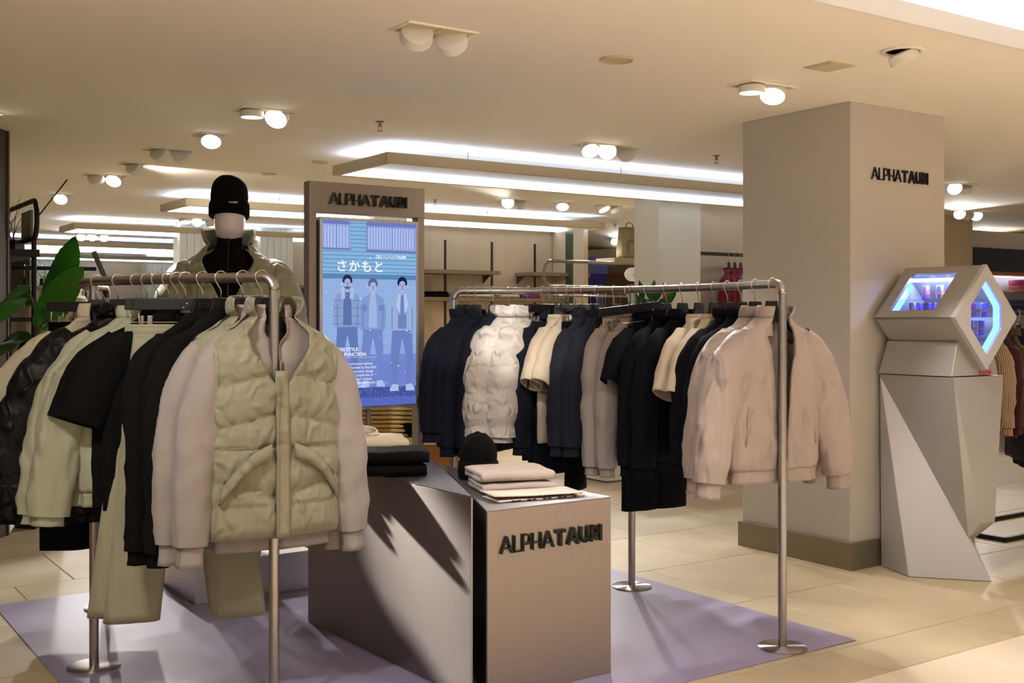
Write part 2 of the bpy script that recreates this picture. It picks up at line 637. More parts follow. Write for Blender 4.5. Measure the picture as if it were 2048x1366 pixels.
# ------------------------------------------------------------------ room shell
def build_shell():
    # floor: grout bed with real tiles on it
    mb = MB()
    mb.box(-16, -6, -0.05, 24, 32, -0.006)
    fl = struct('floor', mb, M_GROUT)
    fl.rotation_euler = (0, 0, ANG)
    b0s = [3.045] + [3.382 + 0.84 * k for k in range(0, 28)]
    offs = [0.12, 0.26, 0.51, 0.14, 0.33, 0.05, 0.44]

    def inview(a, b, wide=True):
        p = W(a, b)
        if p.y < 1.2:
            return False
        u = 1024 + F * p.x / p.y
        v = HZ + F * CH / p.y
        return (-1300 < u < 3300) if wide else (-200 < u < 2250 and v < 1560)

    meshes = {}

    def tile_mesh(w, d, mat):
        k = (round(w, 3), round(d, 3), mat.name)
        if k not in meshes:
            g, e = 0.0018, 0.0035
            w2, d2 = w / 2 - g, d / 2 - g
            m = MB()
            m.add([(-w2, -d2, -0.02), (w2, -d2, -0.02), (w2, d2, -0.02), (-w2, d2, -0.02),
                   (-w2, -d2, -0.0022), (w2, -d2, -0.0022), (w2, d2, -0.0022), (-w2, d2, -0.0022),
                   (-w2 + e, -d2 + e, 0), (w2 - e, -d2 + e, 0), (w2 - e, d2 - e, 0), (-w2 + e, d2 - e, 0)],
                  [(0, 1, 5, 4), (1, 2, 6, 5), (2, 3, 7, 6), (3, 0, 4, 7), (4, 5, 9, 8), (5, 6, 10, 9), (6, 7, 11, 10), (7, 4, 8, 11), (8, 9, 10, 11)])
            me = bpy.data.meshes.new('tile')
            me.from_pydata(m.v, [], m.f)
            me.materials.append(mat)
            meshes[k] = me
        return meshes[k]

    tiles = []
    for r in range(len(b0s) - 1):
        lo, hi = b0s[r], b0s[r + 1]
        a = -12 + offs[r % 7]
        wide = 0
        while a < 20:
            w = 0.90 if (wide + r) % 3 else 0.6
            wide += 1
            c = (a + w / 2, (lo + hi) / 2)
            if inview(*c):
                tiles.append((W(*c).length + (0 if inview(*c, wide=False) else 100), c, w, hi - lo, M_TILE))
            a += w
    b = 3.045 - 0.6
    rr = 0
    while b > 0.4:
        a = -6 + 0.3 * (rr % 2) + 0.27
        while a < 10:
            c = (a + 0.3, b + 0.3)
            if inview(*c):
                tiles.append((W(*c).length + (0 if inview(*c, wide=False) else 100), c, 0.6, 0.6, M_TERR))
            a += 0.6
        b -= 0.6
        rr += 1
    tiles.sort(key=lambda t: t[0])
    far, farw = MB(), MB()
    for i, (d, c, w, h, m) in enumerate(tiles):
        if i < 290:
            o = bpy.data.objects.new('tile', tile_mesh(w, h, m))
            C.objects.link(o)
            o.parent = fl
            o.location = (c[0], c[1], random.uniform(-0.0006, 0.0))
        else:
            g = 0.002
            (far if m is M_TILE else farw).box(c[0] - w / 2 + g, c[1] - h / 2 + g, -0.02, c[0] + w / 2 - g, c[1] + h / 2 - g, 0)
    if far.v:
        o = far.build('far_tiles', M_TILE, fl)
        o['kind'] = 'stuff'
    if farw.v:
        o = farw.build('aisle_tiles', M_TERR, fl)
        o['kind'] = 'stuff'

    # ceiling with the lit cove over the aisle
    mb = MB()
    mb.box(-16, 3.10, CEIL, 24, 32, CEIL + 0.03)
    ce = struct('ceiling', mb, M_CEIL)
    ce.rotation_euler = (0, 0, ANG)
    mb = MB()
    mb.box(-16, -5, 3.16, 24, 3.9, 3.20)
    mb.box(-16, 3.86, CEIL + 0.03, 24, 3.9, 3.16)
    o = mb.build('raised_ceiling', M_WHITE, ce)
    mb = MB()
    mb.box(-16, 3.075, CEIL - 0.004, 24, 3.098, CEIL + 0.085)
    o = mb.build('cove_lip', M_WHITE, ce)
    mb = MB()
    mb.box(-16, 3.16, CEIL + 0.035, 24, 3.26, CEIL + 0.05)
    mb.build('led_strip', E_COVE, ce)

    # walls of the back bays (grid coordinates a0,a1,b)
    def bay(n, a0, a1, b, ups, zb=0.0):
        o = thing('wall_back_%d' % n, None, None, W(a0, b), ANG, kind='structure')
        L = a1 - a0
        m = MB()
        m.box(0, 0, 0, L, 0.12, CEIL)
        m.build('wall_panel', M_PANEL, o)['kind'] = 'structure'
        for (x, zt, z0) in ups:
            m = MB()
            m.box(x - 0.016, -0.006, z0, x + 0.016, 0.004, zt)
            m.build('slotted_upright', M_BROWN, o)
        return o

    def pilaster(a0, a1, b, d=0.35):
        o = thing('wall_pilaster', None, None, W(a0, b), ANG, kind='structure')
        m = MB()
        n = max(2, int((a1 - a0) / 0.09))
        w = (a1 - a0) / n
        for i in range(n):
            m.box(i * w + 0.004, -d, 0, (i + 1) * w - 0.004, 0, CEIL - 0.001)
        m.box(0, -d + 0.012, 0, a1 - a0, 0, CEIL - 0.002)
        m.build('fluted_panel', M_PILA, o)['kind'] = 'structure'

    bay(1, 6.28, 8.95, 11.98, [(0.20, 2.46, 0.2), (0.86, 2.46, 0.2), (1.55, 2.46, 0.2), (2.22, 2.46, 0.2)])
    pilaster(6.02, 6.44, 11.98, 0.30)
    o = thing('trim_bay', None, None, W(8.78, 11.3), ANG, kind='structure')
    m = MB()
    m.box(0, 0, 0, 0.07, 0.66, 2.62)
    m.build('side_panel', M_TRIMW, o)
    m = MB()
    m.box(-0.004, 0.22, 0.02, 0, 0.38, 2.6)
    m.build('green_glass_strip', pm('green_glass', (70, 84, 64), 0.2), o)
    bay(2, 7.72, 13.0, 8.62, [(0.16, 2.28, 0.2)])
    bay(3, 5.2, 9.4, 15.75, [(1.48, 2.2, 0.3), (0.55, 2.2, 0.3)])
    pilaster(6.12, 6.62, 15.75, 0.3)
    pilaster(4.95, 5.35, 15.75, 0.3)
    bay(4, 4.6, 9.0, 23.4, [(1.0, 2.2, 0.3), (2.4, 2.2, 0.3), (3.2, 2.2, 0.3)])
    pilaster(4.55, 5.1, 23.4, 0.4)
    pilaster(6.7, 7.4, 23.4, 0.4)
    # far ends of the floor
    m = MB()
    m.box(-16, 29.5, 0, 12, 29.7, CEIL)
    o = struct('wall_far', m, M_PANEL)
    o.rotation_euler = (0, 0, ANG)
    m = MB()
    m.box(8.9, 19.0, 0, 24, 19.2, CEIL)
    o = struct('wall_brown', m, pm('brown_wall', (176, 138, 96), 0.85))
    o.rotation_euler = (0, 0, ANG)
    m = MB()
    m.box(-9.0, 6.0, 0, -8.8, 29.5, CEIL)
    o = struct('wall_left', m, M_WALL)
    o.rotation_euler = (0, 0, ANG)

    # main column
    o = thing('wall_column', 'square pale column with raised black lettering behind the grey drinks cooler', None, W(5.421, 4.40), ANG, kind='structure')
    m = MB()
    m.box(0, 0, 0, 0.915, 0.875, CEIL)
    m.build('column_shaft', M_COL, o, bevel=0.004)
    m = MB()
    m.box(-0.022, -0.022, 0, 0.937, 0.897, 0.162)
    m.build('baseboard', M_BASE, o, bevel=0.002)
    wordmark(o, 0.186, -0.001, 2.335, 0.555, 0.0736, 0.010, M_BLACK)
    # second column by the wall
    o = thing('wall_column_far', None, None, W(7.26, 8.17), ANG, kind='structure')
    m = MB()
    m.box(0, 0, 0, 0.55, 0.36, CEIL)
    m.build('column_shaft', M_PILA, o)
    m = MB()
    m.box(-0.02, -0.02, 0, 0.57, 0.36, 0.16)
    m.build('baseboard', M_BASE, o)


build_shell()


# ------------------------------------------------------------------ hanging light canopies
def canopy(a0, a1, b0, b1, label, rods=()):
    o = thing('light_canopy', label, 'ceiling light', W(a0, b0), ANG, group='floating light canopies')
    L, D = a1 - a0, b1 - b0
    z0, z1 = 2.62, 2.696
    t = 0.05
    for (x0, y0, x1, y1) in ((0, 0, L, t), (0, D - t, L, D), (0, t, t, D - t), (L - t, t, L, D - t)):
        m = MB()
        m.box(x0, y0, z0, x1, y1, z1)
        m.build('profile', M_TRIMW, o)
    m = MB()
    m.box(t, t, z1 - 0.02, L - t, D - t, z1 - 0.01)
    m.build('luminous_panel', M_WHITE, o)
    m = MB()
    m.box(t, t + 0.002, z0 + 0.02, L - t, t + 0.010, z1 - 0.025)
    m.box(t, D - t - 0.010, z0 + 0.004, L - t, D - t - 0.002, z1 - 0.022)
    m.box(t + 0.002, t + 0.02, z0 + 0.02, t + 0.010, D - t - 0.02, z1 - 0.025)
    m.build('inner_led_strip', E_COOL2, o)
    m = MB()
    m.box(0.1, 0.10, z1 - 0.008, L - 0.1, 0.13, z1)
    m.box(0.1, D - 0.13, z1 - 0.008, L - 0.1, D - 0.10, z1)
    m.box(0.1, 0.14, z1 - 0.008, 0.13, D - 0.14, z1)
    m.build('upper_led_strip', E_COOL, o)
    for x in rods:
        m = MB()
        m.tube([(x, 0.025, z1), (x, 0.025, CEIL)], 0.003, 6)
        m.tube([(x, D - 0.025, z1), (x, D - 0.025, CEIL)], 0.003, 6)
        m.build('suspension_rod', M_BASE, o)


canopy(3.82, 9.6, 7.22, 8.14, 'nearest floating ceiling canopy with cool glow, reaching behind the column', (0.7, 2.2, 3.8))
canopy(3.62, 8.98, 11.12, 11.95, 'second floating ceiling canopy, just behind the black beanie', (0.5, 1.0, 2.4, 3.6))
canopy(3.40, 8.9, 14.80, 15.62, 'third floating ceiling canopy, above the banana leaf', (0.8, 1.3, 3.2))
canopy(3.2, 8.9, 18.5, 19.3, 'fourth floating ceiling canopy toward the back of the shop', (1.2, 3.2))
canopy(3.0, 8.9, 22.2, 23.0, 'farthest floating ceiling canopy before the rear wall', (1.2, 3.2))


# ------------------------------------------------------------------ recessed spot lamps
def spot(name, loc, target, energy, size=60, blend=0.5, color=NEUT, parent=None, rad=0.05):
    d = bpy.data.lights.new(name, 'SPOT')
    d.energy = energy
    d.color = color
    d.spot_size = R(size)
    d.spot_blend = blend
    d.shadow_soft_size = rad
    o = bpy.data.objects.new(name, d)
    C.objects.link(o)
    o.location = loc
    o.rotation_euler = (Vector(target) - Vector(loc)).to_track_quat('-Z', 'Y').to_euler()
    return o


def downlight(loc, heads, label, round_=False):
    """heads: list of (target or None, energy, lens material, spot size)"""
    n = len(heads)
    o = thing('recessed_spotlight', label, 'ceiling lamp', (loc[0], loc[1], CEIL), ANG, group='recessed ceiling spotlights')
    s = 0.17
    L = s * n
    inv = Matrix.Rotation(-ANG, 3, 'Z')
    if round_:
        m = MB()
        m.lathe([(0.085, 0), (0.105, 0), (0.105, -0.008), (0.082, -0.010), (0.08, 0)], 32)
        m.build('trim_ring', M_CEIL, o, smooth=True)
    else:
        m = MB()
        for (x0, y0, x1, y1) in ((-L / 2 - .012, -s / 2 - .012, L / 2 + .012, -s / 2), (-L / 2 - .012, s / 2, L / 2 + .012, s / 2 + .012),
                                 (-L / 2 - .012, -s / 2, -L / 2, s / 2), (L / 2, -s / 2, L / 2 + .012, s / 2)):
            m.box(x0, y0, -0.008, x1, y1, 0)
        m.build('frame', M_CEIL, o)
        m = MB()
        m.box(-L / 2, -s / 2, -0.003, L / 2, s / 2, 0)
        for i in range(1, n):
            m.box(-L / 2 + s * i - 0.003, -s / 2, -0.006, -L / 2 + s * i + 0.003, s / 2, 0)
        m.build('back_plate', M_TRIMW, o)
    for i, (tgt, en, lens, sz) in enumerate(heads):
        c = Vector((-L / 2 + s * (i + 0.5), 0, -0.012))
        wc = Vector((loc[0], loc[1], CEIL)) + Matrix.Rotation(ANG, 3, 'Z') @ c
        if tgt is None:
            d = Vector((0, 0, -1))
        else:
            d = inv @ (Vector(tgt) - wc).normalized()
        q = d.to_track_quat('-Z', 'Y').to_matrix().to_4x4()
        drop = 0.055 * min(1, math.hypot(d.x, d.y) * 1.3)
        T = Matrix.Translation(c + Vector((0, 0, -0.004))) @ q
        m = MB()
        m.lathe([(0.060, 0.012), (0.072, 0.004), (0.074, -0.03 - drop * 0.3), (0.068, -0.034 - drop * 0.3), (0.066, -0.02 - drop * 0.3)], 28, m=T)
        h = m.build('lamp_head', M_WHITE, o, auto=True)
        if lens is not None:
            m = MB()
            m.lathe([(0.064, -0.026 - drop * 0.3), (0.064, -0.031 - drop * 0.3)], 28, m=T)
            m.build('lens', lens, h)
        if en > 0:
            spot('spot_beam', wc + (Vector(tgt) - wc).normalized() * 0.09, tgt, en, sz)
    return o


def dl(u, v, heads, label, **k):
    return downlight(ceil_pt(u, v), heads, label, **k)


ON, DIM, OFF = E_LAMP, E_LAMPDIM, None
dl(868, 62, [((-1.2, 8.0, 1.2), 0, None, 60), ((0.3, 9.0, 1.0), 0, None, 60)], 'twin gimbal ceiling lamp turned away, nearest, top centre of the picture')
dl(530, 222, [(None, 0, DIM, 60), ((-1.75, 5.0, 0.9), 60, ON, 55)], 'twin ceiling lamp above and to the right of the beanie, one head bright')
dl(423, 270, [((-1.9, 6.6, 1.0), 110, ON, 60)], 'single lit ceiling lamp above the black beanie')
dl(338, 300, [((-1.3, 12.0, 1.4), 0, None, 60), ((-2.6, 14.0, 1.0), 0, None, 60)], 'twin unlit ceiling lamp left of the beanie, third lamp down the left row')
dl(265, 327, [((-1.3, 13.0, 1.4), 90, None, 80)], 'single ceiling lamp turned away, fourth down the left row')
dl(210, 351, [((-3.5, 14.0, 1.4), 0, None, 60), ((-3.6, 8.0, 0.5), 120, ON, 80)], 'twin ceiling lamp with one small bright head, fifth down the left row')
dl(122, 390, [((-4.2, 9.5, 0.6), 140, ON, 90)], 'bright ceiling lamp just above the dark gondola frame')
dl(1215, 293, [((0.9, 6.9, 0.9), 120, ON, 60), ((0.4, 5.9, 1.1), 130, ON, 40), ((3.0, 12.0, 1.0), 0, None, 60)], 'triple ceiling lamp above the right clothes rail, two heads bright')
dl(1525, 172, [(None, 0, DIM, 60), ((1.0, 5.2, 0.9), 70, ON, 60)], 'twin ceiling lamp left of the big column, one head glaring')
dl(1805, 101, [((2.9, 5.6, 0.6), 80, ON, 70)], 'round ceiling lamp in front of the big column', round_=True)
dl(1030, 400, [((-0.85, 8.1, 0.6), 260, ON, 70), ((1.2, 14.0, 1.2), 0, None, 60)], 'twin ceiling lamp over the right rail, left head a bright ball')
dl(1125, 405, [((0.5, 11.0, 0.4), 160, ON, 110)], 'small flat ceiling lamp between two twin lamps, centre of the picture')
dl(1218, 411, [((2.0, 12.0, 0.5), 160, ON, 100), ((2.6, 14.0, 0.5), 0, ON, 60)], 'pair of slanted ceiling lamps left of the far column')
dl(1918, 370, [((3.9, 8.0, 0.8), 90, ON, 80), ((4.8, 12.0, 0.8), 0, None, 60)], 'ceiling lamp right of the big column, nearest of three there')
dl(1935, 424, [((4.3, 9.0, 0.5), 140, ON, 100), ((5.2, 12.0, 0.8), 0, None, 60), ((5.4, 11.0, 0.8), 0, ON, 60)], 'ceiling lamp right of the big column with a slanted bright head')
dl(1970, 467, [((6.6, 14.0, 0.5), 150, ON, 110), ((6.2, 16.0, 0.8), 0, None, 60)], 'farthest ceiling lamp right of the big column')
dl(395, 438, [((-3.9, 14.0, 0.6), 190, ON, 110), ((-3.6, 12.0, 0.8), 0, ON, 60), ((-3, 14, .8), 0, None, 60)], 'triple ceiling lamp beside the mannequin head, far back')
dl(185, 470, [((-6.0, 15.0, 0.6), 190, ON, 110), ((-5.6, 13.0, 0.8), 0, ON, 60), ((-5, 15, .8), 0, ON, 60)], 'row of bright lamps just left of the banana leaf tip')
dl(1235, 478, [((3.0, 15.0, 0.5), 180, ON, 110), ((3.2, 15.0, .5), 0, ON, 60)], 'pair of lamps near the bag shelf, far back')
dl(1250, 495, [((3.4, 17.0, 0.8), 160, ON, 110)], 'single round bright lamp left of the brown bag, farthest back')
# added unseen lamps over the aisle; their floor bounce brightens the ceiling
for i, (a, b) in enumerate(((-3.0, -0.2), (0.0, -0.4), (3.0, -0.7), (6.2, -0.8), (-1.5, -2.4), (1.8, -2.6), (5.0, -2.6), (9.0, 0.2))):
    p = W(a, b)
    q = downlight((p.x, p.y), [((p.x, p.y, 0.0), 0, ON, 120)], 'added round fill lamp number %s behind the viewer' % ('one', 'two', 'three', 'four', 'five', 'six', 'seven', 'eight')[i], True)
    q.location.z = 3.158
    spot('spot_beam', (p.x, p.y, 3.09), (p.x, p.y, 0), 1000, 110, 0.6)
downlight((-1.6, 2.6), [((-1.15, 4.4, 1.0), 60, ON, 60), ((-0.7, 4.8, 0.5), 40, ON, 45)], 'added twin fill lamp over the aisle left of the viewer')  # added out of frame to key the vests and taller counter
downlight((1.7, 3.0), [((1.3, 5.0, 1.1), 30, ON, 60), ((0.2, 4.5, 0.6), 45, ON, 45)], 'added twin fill lamp over the aisle right of the viewer')  # added out of frame to brighten the bombers and counters
downlight((-3.33, 7.10), [((-0.80, 5.12, 0.60), 330, ON, 17)], 'ceiling lamp beyond the left picture edge, aimed across the left rail')
downlight((0.2, 3.9), [((0.12, 6.25, 1.42), 150, ON, 15), ((0.0, 5.0, 0.75), 30, ON, 70), ((-0.64, 7.75, 0.78), 110, ON, 16)], 'added unseen fill lamp over the steel counters')  # added unseen lamp, heads aimed at pale tees, counters and yellow knits


def ceiling_bits():
    def disc(u, v, r, label, name='ceiling_plate'):
        p = ceil_pt(u, v)
        m = MB()
        m.lathe([(0.0, -0.006), (r * 0.86, -0.006), (r * 0.9, -0.012), (r, -0.008), (r, 0)][::-1], 32)
        o = m.build(name, M_TRIMW, None, auto=True)
        o.location = p
        tag(o, label, 'ceiling cover')
    disc(1233, 118, 0.085, 'round flat ceiling cover near the middle top')
    disc(537, 347, 0.07, 'small round ceiling cover right of the beanie')
    disc(640, 323, 0.07, 'round ceiling cover near the left end of nearest canopy')
    p = ceil_pt(1658, 132)
    m = MB()
    m.box(-0.09, -0.09, -0.006, 0.09, 0.09, 0)
    m.box(-0.075, -0.075, -0.010, 0.075, 0.075, -0.006)
    o = m.build('access_panel', M_TRIMW, None)
    o.location = p
    o.rotation_euler = (0, 0, ANG)
    tag(o, 'square access panel in the ceiling left of the round lamp', 'ceiling cover')
    for (u, v, l) in ((760, 243, 'ceiling sprinkler left of centre, high above the display screen'), (1433, 311, 'ceiling sprinkler beside the big column'),
                      (870, 399, 'ceiling sprinkler just right of the screen totem'), (1230, 449, 'ceiling sprinkler near the far column')):
        p = ceil_pt(u, v)
        t = thing('sprinkler', l, 'sprinkler', p, 0, 'ceiling sprinklers')
        m = MB()
        m.lathe([(0.03, 0), (0.03, -0.004), (0.012, -0.006), (0.010, -0.03), (0.014, -0.03), (0.014, -0.034)], 16)
        m.build('body', M_BASE, t)
        m = MB()
        m.box(-0.012, -0.003, -0.06, -0.009, 0.003, -0.03)
        m.box(0.009, -0.003, -0.06, 0.012, 0.003, -0.03)
        m.lathe([(0.018, -0.06), (0.018, -0.064)], 12)
        m.build('deflector', M_BASE, t)


ceiling_bits()
# ------------------------------------------------------------------ clothes rails
RAIL_Z = 1.654
LEFT = [(-0.905, 4.28), (-1.16, 4.41), (-1.48, 4.60), (-1.79, 4.82), (-1.955, 5.12), (-2.06, 5.45), (-2.09, 5.80)]
RIGHT = [(1.225, 5.10), (1.055, 5.60), (0.665, 6.25), (0.20, 6.50), (-0.34, 6.55)]


def curve_xy(P):
    return [(p.x, p.y) for p in catmull([(x, y, 0) for x, y in P], 24)]


RAILS = {'L': curve_xy(LEFT), 'R': curve_xy(RIGHT)}


def make_rack(name, label, side, posts, first=0):
    xy = RAILS[side]
    o = thing(name, label, 'clothes rail', (xy[0][0], xy[0][1], 0), 0, 'curved steel clothes rails')
    ox, oy = xy[0]
    loc = [(x - ox, y - oy) for x, y in xy]
    # bent ends: round the corner from post into rail
    r = 0.05

    def bend(px, py, qx, qy):
        d = Vector((qx - px, qy - py, 0)).normalized()
        return [Vector((px, py, RAIL_Z - r)) + d * (r - r * math.cos(R(t))) + Vector((0, 0, r * math.sin(R(t)))) for t in range(0, 91, 15)]
    a = bend(loc[0][0], loc[0][1], loc[4][0], loc[4][1])
    b = bend(loc[-1][0], loc[-1][1], loc[-5][0], loc[-5][1])
    mid = [Vector((x, y, RAIL_Z)) for x, y in loc if (Vector((x, y)) - Vector(loc[0])).length > 0.07 and (Vector((x, y)) - Vector(loc[-1])).length > 0.07]
    m = MB()
    m.tube(a + mid + b[::-1], 0.0195, 20)
    m.build('rail', M_STEEL, o, smooth=True)
    for (px, py) in posts:
        top = RAIL_Z - 0.019
        if (px, py) in (P0(side), P1(side)):
            top = RAIL_Z - r + 0.001
        m = MB()
        m.tube([(px - ox, py - oy, 0.010), (px - ox, py - oy, top)], 0.0195, 24)
        m.build('post', M_STEEL, o, auto=True)
        m = MB()
        m.lathe([(0.0, 0.003), (0.105, 0.003), (0.109, 0.005), (0.109, 0.011), (0.106, 0.013), (0.022, 0.013)][::-1], 56, px - ox, py - oy)
        m.build('base_plate', M_STEEL2, o, auto=True)
    return o


def P0(s):
    return RAILS[s][0]


def P1(s):
    return RAILS[s][-1]


make_rack('clothes_rack', 'curved brushed steel clothes rail at left, holding sage and black clothes', 'L', [P0('L'), (-1.79, 4.82), P1('L')])
make_rack('clothes_rack', 'curved brushed steel clothes rail at right, holding navy and blush clothes', 'R', [P0('R'), (0.665, 6.25), P1('R')])


def rail_at(side, u):
    """point on the rail for a hook seen in column u (first crossing from the front)"""
    best = None
    xy = RAILS[side]
    for (x, y) in xy:
        d = abs(1024 + F * x / y - u)
        if best is None or d < best[0]:
            best = (d, x, y)
    return best[1], best[2]


# ------------------------------------------------------------------ hangers
def hook_part(parent):
    p = [(0, 0, 1.572), (0, 0, 1.604), (-0.004, 0, 1.612), (-0.0235, 0, 1.643)]
    p += [(0.0 + 0.0262 * math.cos(R(t)), 0, 1.655 + 0.0262 * math.sin(R(t))) for t in range(190, 9, -15)]
    m = MB()
    m.tube(p, 0.0024, 8)
    return m.build('hook', M_WIRE, parent, smooth=True)


def mark_part(parent, x=0.0, z=1.548, y=-0.0095):
    m = MB()
    for cx in (-0.011, 0.011):
        pts = [(x + cx + 0.009 * math.cos(R(t)), y, z + 0.009 * math.sin(R(t))) for t in range(30 if cx < 0 else 210, 330 if cx < 0 else 510, 20)]
        m.tube(pts, 0.0016, 5)
    return m.build('embossed_mark', M_LOGO, parent)


def make_hanger():
    t = thing('clothes_hanger', 'x', 'hanger', (0, 0, 0))
    hook_part(t)
    out = [(-.034, 1.577), (.034, 1.577), (.050, 1.520), (.10, 1.470), (.190, 1.415), (.200, 1.400), (.19, 1.392), (.10, 1.436), (.05, 1.468),
           (0, 1.480), (-.05, 1.468), (-.10, 1.436), (-.19, 1.392), (-.200, 1.400), (-.190, 1.415), (-.10, 1.470), (-.050, 1.520)]
    m = MB()
    m.prism([(x, z) for x, z in out], -0.008, 0.008, Matrix.Rotation(R(90), 4, 'X'))
    m.build('hanger_body', M_HANG, t, bevel=0.003)
    mark_part(t)
    return t


def make_clip_hanger():
    t = thing('clip_hanger', 'x', 'hanger', (0, 0, 0))
    hook_part(t)
    m = MB()
    m.box(-0.20, -0.008, 1.530, 0.20, 0.008, 1.577)
    m.build('hanger_bar', M_HANG, t, bevel=0.003)
    m = MB()
    m.tube([(-.178, 0, 1.531), (-.178, 0, 1.487), (-.172, 0, 1.481), (.172, 0, 1.481), (.178, 0, 1.487), (.178, 0, 1.531)], 0.0022, 8)
    m.build('clip_wire', M_WIRE, t, smooth=True)
    for s in (-1, 1):
        m = MB()
        m.prism([(-.009, 1.507), (.009, 1.507), (.010, 1.447), (-.010, 1.447)], -0.016, -0.011, Matrix.Translation((s * .135, 0, 0)) @ Matrix.Rotation(R(90), 4, 'X'))
        m.prism([(-.009, 1.507), (.009, 1.507), (.010, 1.447), (-.010, 1.447)], 0.011, 0.016, Matrix.Translation((s * .135, 0, 0)) @ Matrix.Rotation(R(90), 4, 'X'))
        m.box(s * .135 - .006, -.012, 1.472, s * .135 + .006, .012, 1.490)
        m.build('clip', M_CLIP, t, bevel=0.002)
    mark_part(t)
    return t


HANGER, CLIPHANGER = None, None


def hang(x, y, rz, label, group, clip=False):
    global HANGER, CLIPHANGER
    if clip:
        if CLIPHANGER is None:
            CLIPHANGER = make_clip_hanger()
            h = CLIPHANGER
        else:
            h = dup(CLIPHANGER)
    else:
        if HANGER is None:
            HANGER = make_hanger()
            h = HANGER
        else:
            h = dup(HANGER)
    h.location = (x, y, 0)
    h.rotation_euler = (0, 0, rz)
    h['label'] = label
    h['group'] = group
    return h


# ------------------------------------------------------------------ garments
def S(v, p):
    return math.copysign(abs(v) ** p, v)


def nz(x, y, z):
    return noise.noise(Vector((x, y, z)))


def ridge(x, y, z):
    return (1 - abs(nz(x, y, z))) ** 5


def torso(tab, gap, n=48, rows=46, quilt=None, fold=0.010, seed=0, zlist=None, gather=None):
    """grid of points: rows from the hem up, columns round the body from the front edge"""
    z0, z1 = tab[-1][0], tab[0][0]
    out = []
    for i in range(rows + 1):
        z = z0 + (z1 - z0) * i / rows
        hw, hd = interp(tab, z)[:2]
        g = interp(gap, z)[0] if gap else 0.0
        g0 = max(g, 0.004)
        row = []
        for j in range(n + 1):
            t = g0 + (2 * PI - 2 * g0) * j / n
            sx, cy = math.sin(t), math.cos(t)
            x, y = hw * S(sx, 0.8), -hd * S(cy, 0.75)
            nx, ny = S(sx, 1.2) * 0.6, -cy
            d = 0.0
            low = max(0.0, min(1.0, (1.42 - z) / 0.5))
            if fold:
                f = nz(x * 9 + seed * 3.1, 0 if y < 0 else 7, z * 1.3 + seed)
                f2 = nz(x * 22 + seed, 2 if y < 0 else 9, z * 4 + x * 6)
                d += fold * (0.5 + low) * f + fold * 0.45 * f2
                d += fold * 0.75 * (ridge(x * 5.5 + seed + z * 1.2, 3 if y < 0 else 8, z * 2.2 + seed) - 0.35)
                d += fold * 0.35 * (ridge(x * 12 - z * 6, 4 if y < 0 else 8, z * 9 + seed) - 0.35)
            if quilt:
                d += quilt(x, z, y)
            if gather:
                zz, amp = gather
                w = math.exp(-((z - zz) / 0.05) ** 2)
                d += amp * w * math.sin(x * 190 + 3 * nz(x * 20, y, 1))
            row.append(Vector((x + nx * d, y + ny * d, z)))
        out.append(row)
    return out


def sleeve_rows(side, path, rx, ry, n=20, rows=34, quilt=None, fold=0.006, seed=0, ps=0.9):
    """path: list of (x,y,z) from shoulder to cuff, rx/ry tables along 0..1"""
    P = catmull([(side * p[0], p[1], p[2]) for p in path], 10)
    L = [0]
    for a, b in zip(P[:-1], P[1:]):
        L.append(L[-1] + (b - a).length)
    out = []
    for i in range(rows + 1):
        s = L[-1] * i / rows
        k = max(j for j in range(len(L)) if L[j] <= s + 1e-9)
        k = min(k, len(P) - 2)
        t = (s - L[k]) / max(1e-9, L[k + 1] - L[k])
        c = P[k].lerp(P[k + 1], t)
        tan = (P[min(k + 2, len(P) - 1)] - P[max(k - 1, 0)]).normalized()
        bx = Vector((-tan.z, 0, tan.x)).normalized()
        by = tan.cross(bx).normalized()
        f = i / rows
        a, b = interp(rx, f)[0], interp(ry, f)[0]
        row = []
        for j in range(n):
            th = 2 * PI * j / n
            cx, cy = S(math.cos(th), ps), S(math.sin(th), ps)
            d = 0
            if fold:
                d += fold * nz(math.cos(th) * 2 + seed * 2.3, math.sin(th) * 2 + side * 3, c.z * 7) * 1.6
                d += fold * 0.7 * nz(math.cos(th) * 5 + seed, math.sin(th) * 5, c.z * 18 + th)
                d += fold * 1.3 * (ridge(math.cos(th) * 1.6 + seed, math.sin(th) * 1.6 + c.z * 2, c.z * 7.0) - 0.35)
            if quilt:
                d += quilt(s, th)
            row.append(c + bx * cx * (a + d) + by * cy * (b + d))
        out.append(row)
    return out


